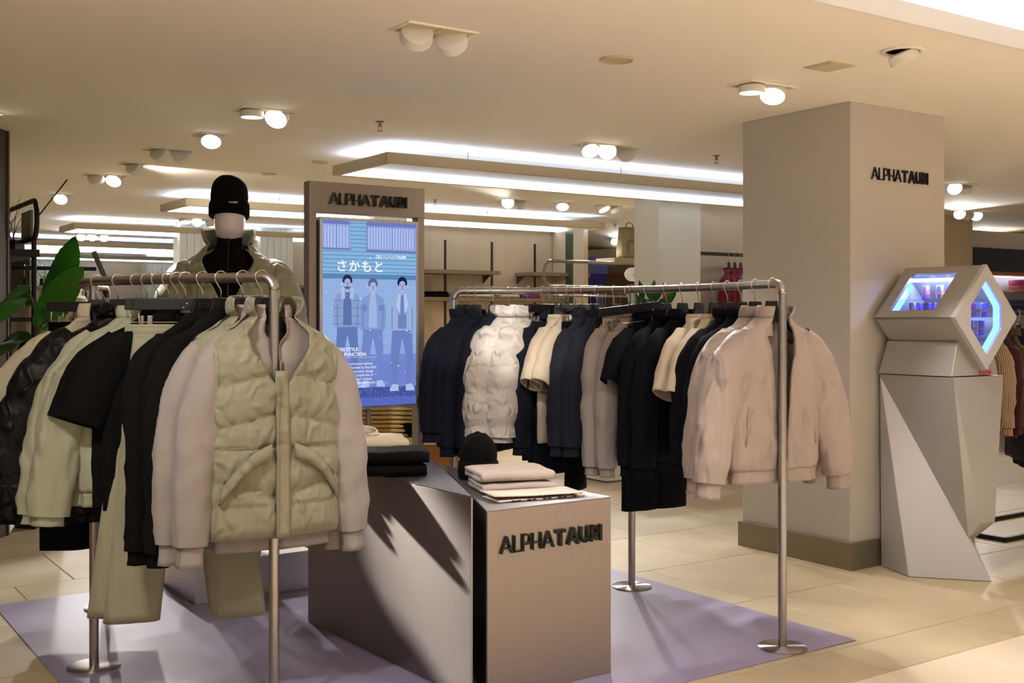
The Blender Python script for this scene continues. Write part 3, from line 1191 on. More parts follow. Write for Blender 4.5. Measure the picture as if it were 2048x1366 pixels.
def top_garment(name, label, cat, x, y, rz, mat, group=None, hem=0.78, hw=0.245, hd=0.065, neck=(0.076, 0.055), neck_z=1.500,
                collar=None, collar_h=0.06, gap=None, quilt=None, squilt=None, sleeve=None, cuff=0.06, band=0.06, zipper=False,
                fold=0.010, seed=0, gather=False, sh=0.205, ribmat=None, waist=None, rows=46, n=48, mark=None, splay=0.22, cbul=0.004, dsh=0.0):
    o = thing(name, label, cat, (x, y, 0), rz, group)
    ribmat = ribmat or mat
    hb = hem + (band if band else 0)
    wl = waist or hw
    tab = [(neck_z, neck[0], neck[1]), (neck_z - 0.028, neck[0] + 0.035, hd * 0.75), (1.428 + dsh, sh - 0.01, hd * 0.72), (1.395 + dsh, sh + 0.018, hd * 0.82),
           (1.33, (hw + sh) / 2 + 0.005, hd), (1.15, hw, hd), (hb + 0.04, wl, hd * 0.95), (hb, wl - (0.012 if band else 0), hd * 0.85)]
    rws = torso(tab, gap, n, rows, quilt, fold, seed, gather=(hb + 0.03, 0.004) if gather else None)
    m = MB()
    m.grid(rws)
    b = m.build('body', mat, o, smooth=True, solid=0.005)
    if band:
        rb = []
        base = rws[0]
        for k in range(5):
            z = hb - band * k / 4
            e = 1.0 - 0.015 * math.sin(PI * k / 4)
            rb.append([Vector((p.x * 0.985 * e, p.y * (0.93 if k else 0.98), z + 0.002)) for p in base])
        m = MB()
        m.grid(rb)
        m.build('hem_band', ribmat, o, smooth=True, solid=0.005)
    if collar:
        # the collar follows the neck line and may stand, fold or splay open
        base = rws[-1]
        cr = []
        for k in range(7):
            f = k / 6
            row = []
            for j, p in enumerate(base):
                c = Vector((p.x, p.y, 0))
                ang = abs(j / n - 0.5) * 2          # 0 at the nape, 1 at the front edges
                if collar == 'stand':
                    q = c * (1 - 0.06 * f) + Vector((0, 0.012 * f, neck_z + collar_h * f))
                    q.x *= 1 + 0.08 * math.sin(f * PI)
                elif collar == 'puff':
                    bul = 0.016 * math.sin(PI * f) ** 0.6
                    q = c * (1 + 0.10 * f) + c.normalized() * bul + Vector((0, 0.012 * f, neck_z + collar_h * f * (1 - 0.15 * ang)))
                elif collar == 'splay':
                    bul = cbul * math.sin(PI * f) ** 0.6
                    q = c * (1 + (splay * ang ** 2 - 0.20 * (1 - ang ** 2)) * f) + c.normalized() * bul + Vector((0, -0.012 * ang * f, neck_z + collar_h * f * (1 - 0.15 * ang ** 2)))
                elif collar == 'polo':
                    h = collar_h * math.sin(min(1, f * 2) * PI / 2) - (0.055 * max(0, f - 0.45) * (1 + ang))
                    q = c * (1 + 0.30 * max(0, f - 0.35) * 1.4) + Vector((0, 0, neck_z + h))
                else:  # crew
                    q = c * (1 - 0.10 * f) + Vector((0, 0, neck_z + 0.018 * f))
                row.append(q)
            cr.append(row)
        m = MB()
        m.grid(cr)
        m.build('collar', ribmat if collar in ('stand', 'crew') else mat, o, smooth=True, solid=0.006 if collar != 'puff' else 0.02)
    if zipper:
        pts = [r[0] + Vector((0, -0.004, 0)) for r in rws]
        m = MB()
        m.tube(pts, 0.0035, 6)
        m.build('zip', M_CLIP if zipper is True else zipper, o)
        m = MB()
        q = rws[int(rows * 0.82)][0]
        m.box(q.x - 0.004, q.y - 0.012, q.z - 0.05, q.x + 0.004, q.y - 0.008, q.z)
        m.build('zip_pull', M_CLIP, o)
    if sleeve:
        for sd in (-1, 1):
            sl = sleeve[0 if sd < 0 else -1] if isinstance(sleeve, list) else sleeve
            pth = sl['path']
            sr = sleeve_rows(sd, pth, sl['rx'], sl['ry'], quilt=squilt, fold=sl.get('fold', 0.006), seed=seed + sd)
            m = MB()
            m.grid(sr, True)
            so = m.build('sleeve', mat, o, smooth=True, solid=0.004 if sl.get('open') else 0)
            if cuff and not sl.get('open'):
                last = sr[-1]
                c = sum(last, Vector()) / len(last)
                d = (Vector((sd * pth[-1][0], pth[-1][1], pth[-1][2])) - Vector((sd * pth[-2][0], pth[-2][1], pth[-2][2]))).normalized()
                cr = []
                for k in range(5):
                    f = k / 4
                    row = [c + (p - c) * (0.80 - 0.06 * math.sin(PI * f)) + d * (cuff * f - 0.006) for p in last]
                    cr.append(row)
                m = MB()
                m.grid(cr, True)
                m.build('cuff', ribmat, so, smooth=True, solid=0.004)
    if mark:
        m = MB()
        m.box(mark[0] - 0.03, mark[1], mark[2] - 0.014, mark[0] + 0.03, mark[1] + 0.003, mark[2] + 0.014)
        m.build('sewn_patch', K_SAGEJ, o)
    return o


def SL(end_z, spread=0.30, w0=0.085, w1=0.055, d0=0.062, d1=0.045, mid=None, y=0.0, belly=0.0, fold=0.006):
    mid = mid if mid is not None else spread * 0.96
    zt = 1.405
    return {'path': [(0.150, 0, 1.412), (0.216, 0, 1.33), ((0.225 + mid) / 2 + .008, y * .3, 1.40 - (1.40 - end_z) * 0.34), (mid, y * .7, 1.40 - (1.40 - end_z) * 0.68), (spread, y, end_z)],
            'rx': [(0, w0 * 0.55), (0.12, w0 * 0.82), (0.28, w0), (0.55, (w0 + w1) / 2 + belly), (0.88, w1 + belly), (1, w1)], 'fold': fold,
            'ry': [(0, d0 * 0.7), (0.2, d0), (0.6, d0 * 0.92), (0.9, d1 + belly * 0.5), (1, d1)]}


def SHORT(end_z=1.12, spread=0.33, w=0.095, d=0.062):
    return {'path': [(0.15, 0, 1.412), (0.215, 0, 1.335), ((0.22 + spread) / 2, 0, (1.37 + end_z) / 2 + 0.01), (spread, 0, end_z)],
            'rx': [(0, w * 0.6), (0.35, w), (1, w * 0.98)], 'ry': [(0, d * 0.85), (0.3, d), (1, d * 0.95)], 'open': True, 'fold': 0.004}


def hquilt(pitch, amp, z0=0.0, seed=0):
    def f(x, z, y):
        p = ((z - z0 + 0.012 * nz(x * 4, seed, y * 3)) / pitch) % 1.0
        b = math.sin(PI * p) ** 0.42
        near = math.exp(-min(p, 1 - p) * 9)
        return amp * b + amp * 0.5 * near * nz(x * 55 + seed, z * 12, y * 20) + amp * 0.2 * nz(x * 14, z * 14, seed)
    return f


def squilt(pitch, amp, seed=0, off=0.0):
    def f(s, th):
        p = ((s + off + 0.010 * nz(math.cos(th) * 1.5, math.sin(th) * 1.5, seed)) / pitch) % 1.0
        near = math.exp(-min(p, 1 - p) * 9)
        return amp * math.sin(PI * p) ** 0.42 + amp * 0.3 * near * nz(th * 7, s * 10, seed) + amp * 0.25 * nz(math.cos(th) * 3, math.sin(th) * 3, s * 14 + seed)
    return f


def vest_quilt(x, z, y):
    """slanted chambers that meet at the front placket"""
    s = z + (abs(x) * 0.28 if z > 1.02 else -abs(x) * 0.55 * (1.02 - z) / 0.25 if z > 0.80 else 0.0)
    if y > 0:
        s = z
    lines = [1.50, 1.30, 1.145, 1.02, 0.82, 0.665]
    b = 0
    for hi, lo in zip(lines[:-1], lines[1:]):
        if lo <= s <= hi:
            p = (s - lo) / (hi - lo)
            near = math.exp(-min(p, 1 - p) * 10)
            b = 0.028 * math.sin(PI * p) ** 0.42 + 0.007 * near * nz(x * 60, z * 14, 3) + 0.005 * nz(x * 12, z * 12, 1) + 0.004 * (ridge(x * 9 + z * 3, 2, z * 10) - 0.3)
    edge = min(1.0, abs(x) / 0.03)
    return b * edge


def trousers(name, label, x, y, rz, mat, group, waist_z=1.478, bottom=0.40, hw=0.19, leg=0.115, spread=0.10, seed=0, elastic=False, hd=0.03, bot=None, dy=0.0):
    o = thing(name, label, 'trousers', (x, y, 0), rz, group)
    crotch = waist_z - 0.30
    rows = []
    for i in range(13):
        z = waist_z - 0.045 - (waist_z - 0.045 - crotch) * i / 12
        f = i / 12
        a = hw * (1 + 0.16 * f)
        row = []
        for j in range(40):
            t = 2 * PI * j / 40
            xx, yy = a * S(math.sin(t), .85), -(hd + 0.022 * f) * S(math.cos(t), .8)
            yy += 0.006 * nz(xx * 18 + seed, 1 if yy < 0 else 5, z * 5) * (1.5 - f)
            row.append(Vector((xx, yy, z)))
        rows.append(row)
    m = MB()
    m.grid(rows, True)
    m.build('hip', mat, o, smooth=True)
    for sd in (-1, 1):
        rr = []
        bt = bot or leg * 0.8
        for i in range(25):
            f = i / 24
            z = crotch + 0.03 - (crotch + 0.03 - bottom) * f
            c = sd * (hw * 0.58 * (1 - f) + spread * f) + 0.0
            a = leg * 1.0 * (1 - f) + bt * f
            d = (hd + 0.025) * (1 - f) + 0.04 * f
            row = []
            for j in range(28):
                t = 2 * PI * j / 28
                xx, yy = a * S(math.sin(t), .85), -d * S(math.cos(t), .75)
                yy += 0.009 * nz(xx * 14 + seed + sd, 1 if yy < 0 else 5, z * 2.2) + 0.003 * nz(xx * 30, z * 9, seed)
                if abs(xx) < 0.012:
                    yy *= 1.10
                row.append(Vector((c + xx, yy + dy * f * f, z)))
            rr.append(row)
        m = MB()
        m.grid(rr, True)
        m.build('leg', mat, o, smooth=True, solid=0.004)
    rr = []
    for i in range(7):
        z = waist_z - 0.05 * i / 6
        pin = 1.0
        row = []
        for j in range(80):
            t = 2 * PI * j / 80
            xx, yy = hw * S(math.sin(t), .85), -(hd) * S(math.cos(t), .8)
            if elastic:
                yy += 0.0022 * math.sin(xx * 420) + 0.004 * math.sin(PI * ((i / 3) % 1))
            row.append(Vector((xx, yy, z)))
        rr.append(row)
    m = MB()
    m.grid(rr, True)
    m.build('waistband', mat, o, smooth=True, solid=0.004)
    return o


def place(side, u, yaw):
    x, y = rail_at(side, u)
    return x, y, R(yaw)


GL, GR = 'hangers on the left rail', 'hangers on the right rail'


def left_rail():
    s = 'L'
    # --- two vests over sweatshirts at the front
    sgap = [(1.535, 0.62), (1.47, 0.30), (1.40, 0.02), (0.6, 0.004)]
    vgap = [(1.535, 1.0), (1.48, 0.72), (1.40, 0.42), (1.30, 0.16), (1.22, 0.0), (0.6, 0.0)]
    for (u, yaw, nm, sd) in ((526, 31, 'front', 1), (486, 29, 'second', 5)):
        x, y, rz = place(s, u, yaw)
        hang(x, y, rz, 'black hanger holding the %s sage quilted vest' % nm, GL)
        x, y = x + 0.04 * math.cos(rz), y + 0.04 * math.sin(rz)
        top_garment('sweatshirt', 'oat sweatshirt worn under the %s sage vest on the left rail' % nm, 'sweatshirt', x, y, rz, K_OAT, 'oat sweatshirts under vests',
                    hem=0.615, hw=0.245, hd=0.062, sh=0.19, collar='stand', collar_h=0.05, gap=sgap if nm == 'front' else None, zipper=(nm == 'front'),
                    sleeve=SL(0.66, 0.318, 0.088, 0.060, 0.066, 0.048, mid=0.305, y=-0.03, belly=0.012), cuff=0.085, seed=sd, fold=0.008)
        v = top_garment('quilted_vest', 'sage quilted vest %s' % ('at the very front of the left rail, chevron seams and placket' if nm == 'front' else 'second from the front, mostly hidden by the first'), 'vest',
                        x, y, rz, K_SAGE, 'sage quilted vests', hem=0.668, hw=0.252, hd=0.098, neck=(0.092, 0.07), neck_z=1.505, sh=0.208, collar='splay', cbul=0.016, splay=0.3, collar_h=0.082,
                        gap=vgap, quilt=vest_quilt, band=0, seed=sd + 2, fold=0.006, rows=90, n=88)
        # placket, slanted pocket welts, arm bindings, zip and cord
        m = MB()
        rws = []
        for i in range(25):
            z = 0.672 + (1.30 - 0.672) * i / 24
            rws.append([Vector((xx, -0.126 + 0.012 * max(0, (z - 1.1)) / 0.2 - (0.003 if abs(xx) < .02 else 0), z)) for xx in (-0.026, -0.012, 0.004, 0.018, 0.028)])
        m.grid(rws)
        m.build('placket', K_SAGE, v, smooth=True, solid=0.012)
        m = MB()
        m.tube([(-0.022, -0.132, 1.28), (-0.024, -0.136, 1.0), (-0.022, -0.134, 0.665), (-0.024, -0.130, 0.615)], 0.0016, 6)
        m.build('zip_cord', M_CLIP, v)
        for sd2 in (-1, 1):
            m = MB()
            pts = [(sd2 * 0.045, -0.130, 1.000), (sd2 * 0.12, -0.134, 0.965), (sd2 * 0.18, -0.118, 0.905), (sd2 * 0.228, -0.088, 0.835)]
            rows = []
            for p in catmull(pts, 5):
                rows.append([p + Vector((0, -0.014 * math.sin(PI * k / 4), 0.030 - 0.06 * k / 4)) for k in range(5)])
            m.grid(rows)
            m.build('pocket_welt', K_SAGE, v, smooth=True, solid=0.012)
            m = MB()
            ring = [(sd2 * (0.212 + 0.018 * math.sin(PI * f)), 0.062 * math.cos(2 * PI * t / 20), 1.300 + 0.098 * math.sin(2 * PI * t / 20)) for t in range(21) for f in (0.5,)]
            m.tube(ring, 0.013, 10)
            m.build('arm_binding', K_SAGE, v, smooth=True)
    # --- two black ribbed sweaters
    for k, (u, yaw) in enumerate(((441, 42), (404, 42))):
        x, y, rz = place(s, u, yaw)
        w = 'nearer the front' if k == 0 else 'next to the sage trousers'
        hang(x, y, rz, 'black hanger with a black ribbed sweater %s, left rail' % w, GL)
        top_garment('ribbed_sweater', 'black ribbed sweater %s on the left rail' % w, 'sweater', x, y, rz, K_BLK, 'black ribbed sweaters', hem=0.60, hw=0.225, hd=0.05,
                    collar='crew', gap=[(1.535, 0.5), (1.49, 0.1), (1.45, 0)], sh=0.19, sleeve=SL(0.62, 0.262, 0.075, 0.055, 0.055, 0.042, y=-0.01), seed=11 + k, cuff=0.06)
    # --- sage trousers on clip hangers
    for k, (u, yaw) in enumerate(((371, 12), (356, 12))):
        x, y, rz = place(s, u, yaw)
        w = 'in front' if k == 0 else 'behind'
        hang(x, y, rz, 'clip hanger carrying the sage trousers %s of the pair' % w, GL, True)
        trousers('trousers', 'sage trousers with gathered waist, %s of the clipped pair' % w, x, y, rz, K_SAGEP, 'sage clipped trousers',
                 waist_z=1.472, bottom=0.30 if k == 0 else 0.315, hw=0.20, leg=0.112, spread=0.205 + 0.03 * k, seed=k * 4, elastic=True, bot=0.108)
    # --- black tees
    for k, (u, yaw) in enumerate(((335, 26), (316, 26))):
        x, y, rz = place(s, u, yaw)
        w = 'nearer the sage trousers' if k == 0 else 'nearer the pale jackets'
        hang(x, y, rz, 'black hanger with the black tee %s' % w, GL)
        top_garment('tee_shirt', 'black short sleeved tee %s' % w, 'shirt', x, y, rz, K_BLKT, 'black tees', hem=0.74, hw=0.25, hd=0.035, collar='crew', band=0,
                    gap=[(1.535, 0.6), (1.49, 0.1), (1.45, 0)], sleeve=SHORT(1.09, 0.335, 0.09, 0.045), seed=20 + k, sh=0.205)
    # --- pale sage shell jackets
    for k, (u, yaw) in enumerate(((296, 26), (272, 26))):
        x, y, rz = place(s, u, yaw)
        w = 'right one' if k == 0 else 'left one, next to the black puffers'
        hang(x, y, rz, 'black hanger with a pale sage shell jacket, %s' % w, GL)
        top_garment('shell_jacket', 'pale sage shell jacket with gathered cuffs, %s' % w, 'jacket', x, y, rz, K_SAGEJ, 'pale sage shell jackets', hem=0.74, hw=0.27, hd=0.055,
                    collar='stand', collar_h=0.05, gap=[(1.535, 0.5), (1.45, 0.05), (1.4, 0)], sleeve=SL(0.72, 0.375, 0.095, 0.08, 0.055, 0.05, mid=0.35, y=-0.01, belly=0.004, fold=0.008),
                    cuff=0.045, seed=30 + k, gather=True, fold=0.020)
    # --- black puffers
    for k, (u, yaw) in enumerate(((236, 24), (208, 22))):
        x, y, rz = place(s, u, yaw)
        w = 'in front, beside the pale sage jackets' if k == 0 else 'behind, beside the cream overshirts'
        hang(x, y, rz, 'black hanger with the black puffer %s' % w, GL)
        top_garment('puffer_jacket', 'black puffer jacket %s' % w, 'jacket', x, y, rz, K_BLKP, 'black puffer jackets', hem=0.66, hw=0.275, hd=0.075, collar='puff', collar_h=0.065,
                    gap=[(1.535, 0.35), (1.45, 0.02)], sleeve=SL(0.70, 0.40, 0.12, 0.10, 0.075, 0.07, mid=0.39, belly=0.01), quilt=hquilt(0.155, 0.016, 0.05), squilt=squilt(0.16, 0.014, k),
                    cuff=0.03, band=0.03, seed=40 + k, rows=70)
    # --- cream overshirts
    for k, (u, yaw) in enumerate(((194, 12), (188, 12))):
        x, y, rz = place(s, u, yaw)
        w = 'nearer the black puffers' if k == 0 else 'nearer the end of the left rail'
        hang(x, y, rz, 'black hanger with the cream jacket %s' % w, GL)
        top_garment('padded_jacket', 'cream padded jacket with sleeve patch, %s' % w, 'jacket', x, y, rz, K_CREAM, 'cream padded jackets', hem=0.72, hw=0.275, hd=0.05, collar='stand',
                    collar_h=0.06, gap=[(1.535, 0.3), (1.45, 0.02)], sleeve=SL(0.74, 0.47, 0.10, 0.085, 0.055, 0.05, mid=0.42), seed=50 + k, squilt=squilt(0.22, 0.010, k),
                    mark=(-0.395, -0.062, 1.14) if k == 0 else None)
    # --- black trousers at the far end
    for k, i in enumerate((20, 8)):
        x, y = RAILS['L'][-1 - i]
        w = 'nearer' if k == 0 else 'farther'
        hang(x, y, R(8), 'clip hanger with black trousers at the left rail end, %s one' % w, GL, True)
        trousers('trousers', 'black trousers clipped at the end of the left rail, %s one' % w, x, y, R(8), K_BLKT, 'black trousers on the left rail', bottom=0.37, hw=0.19, leg=0.12,
                 spread=0.115, seed=60 + k, bot=0.115)


left_rail()


def right_rail():
    s = 'R'
    ng = [(1.535, 0.45), (1.46, 0.05), (1.42, 0)]
    # --- blush bombers at the front
    for k, (u, yaw) in enumerate(((1543, 27), (1512, 33))):
        x, y, rz = place(s, u, yaw)
        w = 'at the very front of the right rail, half unzipped' if k == 0 else 'second from the front of the right rail'
        hang(x, y, rz, 'black hanger of the blush bomber %s' % ('in front' if k == 0 else 'second in line'), GR)
        b = top_garment('bomber_jacket', 'blush pink bomber jacket %s' % w, 'jacket', x, y, rz, K_BLUSH, 'blush bomber jackets', hem=0.745, hw=0.262, hd=0.075, neck=(0.085, 0.06),
                        sh=0.222, collar='splay', collar_h=0.058, splay=0.28, gap=[(1.535, 0.55), (1.47, 0.36), (1.36, 0.20), (1.15, 0.10), (0.95, 0.05), (0.75, 0.02)],
                        sleeve=SL(0.765, 0.375, 0.105, 0.072, 0.075, 0.06, mid=0.345, y=-0.02, belly=0.014, fold=0.006), cuff=0.075, band=0.062, gather=True, fold=0.015, seed=70 + k * 3, zipper=True, rows=60, n=64)
        if k == 0:
            for sd in (-1, 1):
                m = MB()
                m.tube([(sd * 0.185, -0.062, 1.10), (sd * 0.192, -0.066, 1.0), (sd * 0.205, -0.062, 0.92)], 0.006, 8)
                m.build('pocket_edge', K_BLUSH, b, smooth=True)
            m = MB()
            m.box(-0.03, 0.030, 1.43, 0.03, 0.036, 1.50)
            m.build('neck_label', M_BLACK, b)
            m = MB()
            m.box(-0.012, 0.024, 1.415, 0.022, 0.028, 1.470)
            m.build('price_tag', M_RIBT, b)
    # --- navy jacket between bombers and ivory tees
    for k, (u, yaw) in enumerate(((1483, 36), (1454, 38))):
        x, y, rz = place(s, u, yaw)
        w = 'tucked behind the blush bombers' if k == 0 else 'just right of the ivory tees'
        hang(x, y, rz, 'black hanger with the navy jacket %s' % w, GR)
        top_garment('sweat_jacket', 'navy jacket %s' % w, 'jacket', x, y, rz, K_NAVY2, 'navy jackets by the bombers', hem=0.76, hw=0.25, hd=0.05, collar='stand', collar_h=0.045, gap=ng,
                    sleeve=SL(0.80, 0.33, 0.09, 0.06, 0.06, 0.045), seed=80 + k)
    for k, (u, yaw) in enumerate(((1430, 50), (1397, 52))):
        x, y, rz = place(s, u, yaw)
        w = 'right one' if k == 0 else 'left one'
        hang(x, y, rz, 'black hanger with an ivory tee, %s of the front pair' % w, GR)
        top_garment('tee_shirt', 'ivory tee with wide sleeves, %s of the pair near the bombers' % w, 'shirt', x, y, rz, K_TEE, 'ivory tees near the bombers', hem=0.78, hw=0.25, hd=0.04,
                    collar='crew', band=0, gap=[(1.535, 0.6), (1.49, 0.1), (1.45, 0)], sleeve=SHORT(1.115, 0.34, 0.095, 0.05), seed=90 + k)
    for k, (u, yaw) in enumerate(((1367, 42), (1335, 44))):
        x, y, rz = place(s, u, yaw)
        w = 'touching the ivory tees' if k == 0 else 'beside the dark polo'
        hang(x, y, rz, 'black hanger with the very dark jacket %s' % w, GR)
        top_garment('coach_jacket', 'very dark navy jacket with turned collar %s' % w, 'jacket', x, y, rz, K_NAVY2, 'very dark navy jackets', hem=0.70, hw=0.25, hd=0.05, collar='polo', collar_h=0.05,
                    gap=ng, sleeve=SL(0.74, 0.33, 0.09, 0.07, 0.06, 0.05, y=-0.02), seed=100 + k, zipper=(k == 1))
    x, y, rz = place(s, 1310, 30)
    hang(x, y, rz, 'clip hanger tilted in front of the dark polo, right rail', GR, True).rotation_euler = (0, R(-6), rz)
    trousers('trousers', 'dark cropped trousers hanging lowest, middle of the right rail', x, y, rz, K_NAVY2, None, waist_z=1.46, bottom=0.465, hw=0.175, leg=0.115, spread=0.10, seed=110, bot=0.11)
    x, y, rz = place(s, 1296, 50)
    hang(x, y, rz, 'black hanger with the dark short sleeved polo', GR)
    top_garment('polo_shirt', 'dark navy short sleeved polo beside the stone knits', 'shirt', x, y, rz, K_NAVY2, None, hem=0.80, hw=0.25, hd=0.04, collar='polo', collar_h=0.04, band=0,
                gap=ng, sleeve=SHORT(1.15, 0.33, 0.095, 0.05), seed=112)
    for k, (u, yaw) in enumerate(((1262, 56), (1231, 60))):
        x, y, rz = place(s, u, yaw)
        w = 'right one' if k == 0 else 'left one'
        hang(x, y, rz, 'black hanger with a stone ribbed knit, %s' % w, GR)
        top_garment('knit_pullover', 'stone ribbed knit pullover, %s of the pair' % w, 'sweater', x, y, rz, K_KNIT, 'stone ribbed knits', hem=0.72, hw=0.25, hd=0.05, collar='stand', collar_h=0.035,
                    gap=ng, sleeve=SL(0.70, 0.30, 0.085, 0.06, 0.065, 0.05, mid=0.295, y=-0.01), seed=120 + k, cuff=0.055)
    for k, (u, yaw) in enumerate(((1192, 60), (1163, 62))):
        x, y, rz = place(s, u, yaw)
        w = 'next to the stone knits' if k == 0 else 'next to the pale tees'
        hang(x, y, rz, 'black hanger with the slate jacket %s' % w, GR)
        top_garment('sweat_jacket', 'slate blue jacket %s' % w, 'jacket', x, y, rz, K_SLATE, 'slate blue jackets', hem=0.75, hw=0.25, hd=0.05, collar='stand', collar_h=0.045, gap=ng,
                    sleeve=SL(0.80, 0.335, 0.095, 0.075, 0.07, 0.055, y=-0.01), seed=130 + k, cuff=0.06)
    for k, (u, yaw) in enumerate(((1135, 62), (1118, 64))):
        x, y, rz = place(s, u, yaw)
        w = 'right one' if k == 0 else 'left one'
        hang(x, y, rz, 'black hanger with a pale tee, %s of the back pair' % w, GR)
        top_garment('tee_shirt', 'pale tee caught by a lamp beam, %s of the pair by the slate jackets' % w, 'shirt', x, y, rz, K_TEE, 'pale tees by the slate jackets', hem=0.80, hw=0.25, hd=0.04, collar='crew',
                    band=0, gap=[(1.535, 0.6), (1.49, 0.1), (1.45, 0)], sleeve=SHORT(1.13, 0.355, 0.095, 0.055), seed=140 + k)
    x, y, rz = place(s, 1150, 64)
    hang(x, y, rz, 'clip hanger with long black trousers between slate jackets', GR, True)
    trousers('trousers', 'long black trousers showing below the slate jackets', x, y, rz, K_BLKT, None, bottom=0.52, hw=0.18, leg=0.12, spread=-0.02, seed=150, bot=0.085)
    x, y, rz = place(s, 1101, 52)
    hang(x, y, rz, 'clip hanger with navy trousers beside the pale tees', GR, True)
    trousers('trousers', 'navy pleated trousers beside the pearl puffers', x, y, rz, K_NAVY, None, bottom=0.60, hw=0.18, leg=0.12, spread=0.09, seed=152, bot=0.10)
    x, y, rz = place(s, 1083, 62)
    hang(x, y, rz, 'black hanger with a navy shirt beside the pearl puffers', GR)
    top_garment('overshirt', 'navy overshirt right of the pearl puffers', 'shirt', x, y, rz, K_NAVY, None, hem=0.70, hw=0.25, hd=0.045, collar='polo', collar_h=0.045, band=0, gap=ng,
                sleeve=SL(0.78, 0.29, 0.085, 0.06, 0.055, 0.045), seed=154, cuff=0.05)
    for k, (u, yaw) in enumerate(((1057, 62), (1016, 62))):
        x, y, rz = place(s, u, yaw)
        w = 'right one' if k == 0 else 'left one'
        hang(x, y, rz, 'black hanger with a pearl puffer, %s' % w, GR)
        top_garment('puffer_jacket', 'pearl white puffer jacket with tall collar, %s of the pair' % w, 'jacket', x, y, rz, K_PEARL, 'pearl puffer jackets', hem=0.83, hw=0.26, hd=0.075, collar='puff',
                    collar_h=0.075, gap=[(1.535, 0.3), (1.45, 0.02)], sleeve=SL(0.84, 0.335, 0.115, 0.085, 0.085, 0.07, belly=0.01), quilt=hquilt(0.185, 0.024, 0.07, 3), squilt=squilt(0.185, 0.026, 5 + k),
                    cuff=0.035, band=0.035, seed=160 + k, rows=70)
    for k, (u, yaw) in enumerate(((984, 62), (958, 60), (938, 60), (922, 58))):
        x, y, rz = place(s, u, yaw)
        w = ('first from the pearl puffers', 'second from the pearl puffers', 'second from the far end of the rail', 'at the far end of the right rail')[k]
        hang(x, y, rz, 'black hanger with the navy sweatshirt %s' % w, GR)
        top_garment('sweatshirt', 'navy sweatshirt %s' % w, 'sweatshirt', x, y, rz, K_NAVY, 'navy sweatshirts on the right rail', hem=0.78 if k > 1 else 0.72, hw=0.25, hd=0.05,
                    collar='stand' if k % 2 else 'crew', collar_h=0.05, gap=ng, sleeve=SL(0.86 if k > 1 else 0.78, 0.325, 0.09, 0.062, 0.065, 0.05, y=-0.01, belly=0.006), seed=170 + k)


right_rail()


# ------------------------------------------------------------------ display island
def display_island():
    m = MB()
    m.box(1.06, 3.425, 0.0002, 4.259, 6.357, 0.0042)
    o = m.build('floor_mat', M_MAT, None, bevel=0.0015)
    o.rotation_euler = (0, 0, ANG)
    tag(o, 'large lilac vinyl mat under the steel counters and clothes rails', 'mat')

    def block(name, poly, h, label, face_mats=None):
        c = Vector((poly[0][0], poly[0][1], 0.0045))
        t = thing(name, label, 'counter', c)
        loc = [(p[0] - c.x, p[1] - c.y) for p in poly]
        # folded steel sheets: one per side, plus the top
        n = len(loc)
        cx = sum(p[0] for p in loc) / n
        cy = sum(p[1] for p in loc) / n
        m = MB()
        ins = [(cx + (p[0] - cx) * 0.985, cy + (p[1] - cy) * 0.985) for p in loc]
        m.prism(ins, 0.004, h - 0.004)
        m.build('core', M_BLACK, t)
        m = MB()
        m.prism(loc, h - 0.006, h)
        m.build('top_sheet', M_STEELTOP, t, bevel=0.002)
        for i in range(n):
            a, b = Vector(loc[i] + (0,)), Vector(loc[(i + 1) % n] + (0,))
            d = (b - a).normalized()
            nn = Vector((-d.y, d.x, 0))
            mid = (a + b) / 2
            if nn.dot(Vector((cx, cy, 0)) - mid) < 0:
                nn = -nn
            L = (b - a).length
            m = MB()
            m.box(0, 0, 0, L, 0.004, h - 0.0055)
            M = Matrix(((d.x, nn.x, 0, a.x), (d.y, nn.y, 0, a.y), (0, 0, 1, 0), (0, 0, 0, 1)))
            ob = m.build('side_sheet', (face_mats or {}).get(i, M_STEEL2), t, bevel=0.0012)
            ob.matrix_local = M
        return t
    t = block('display_counter', [(-0.155, 4.372), (-0.43, 5.75), (-0.86, 6.02), (-1.005, 5.544)], 0.80, 'taller brushed steel counter with a long curved sheen, left of the two', {})
    # right, lower block with the word
    t = block('display_counter', [(-0.100, 4.387), (0.4165, 4.738), (-0.36, 5.76)], 0.742, 'lower brushed steel counter with black raised lettering, right of the two', {2: M_BLACK})  # side in the gap is black, standing in for the shade there
    d = Vector((0.5165, 0.351, 0)).normalized()
    sub = thing('word_panel', None, None, (0, 0, 0))
    bpy.data.objects.remove(sub, do_unlink=True)
    ang = math.atan2(d.y, d.x)
    holder = MB()
    holder.box(0.058, -0.0008, 0.545, 0.59, 0.0, 0.655)
    hp = holder.build('sign_backing', M_STEEL2, t)
    hp.rotation_euler = (0, 0, ang)
    wordmark(hp, 0.062, -0.001, 0.566, 0.512, 0.067, 0.012, M_BLACK)

    # plinth of the mannequin
    t = thing('display_plinth', 'low silver plinth under the mannequin', 'plinth', (-1.650, 5.862, 0.0045), ANG)
    m = MB()
    m.box(0, 0, 0, 0.66, 0.60, 0.207)
    m.build('plinth_box', M_ALU, t, bevel=0.002)
    m = MB()
    m.box(0.004, 0.004, 0.207, 0.656, 0.596, 0.2085)
    m.build('top_sheet', M_WHITE, t)


display_island()


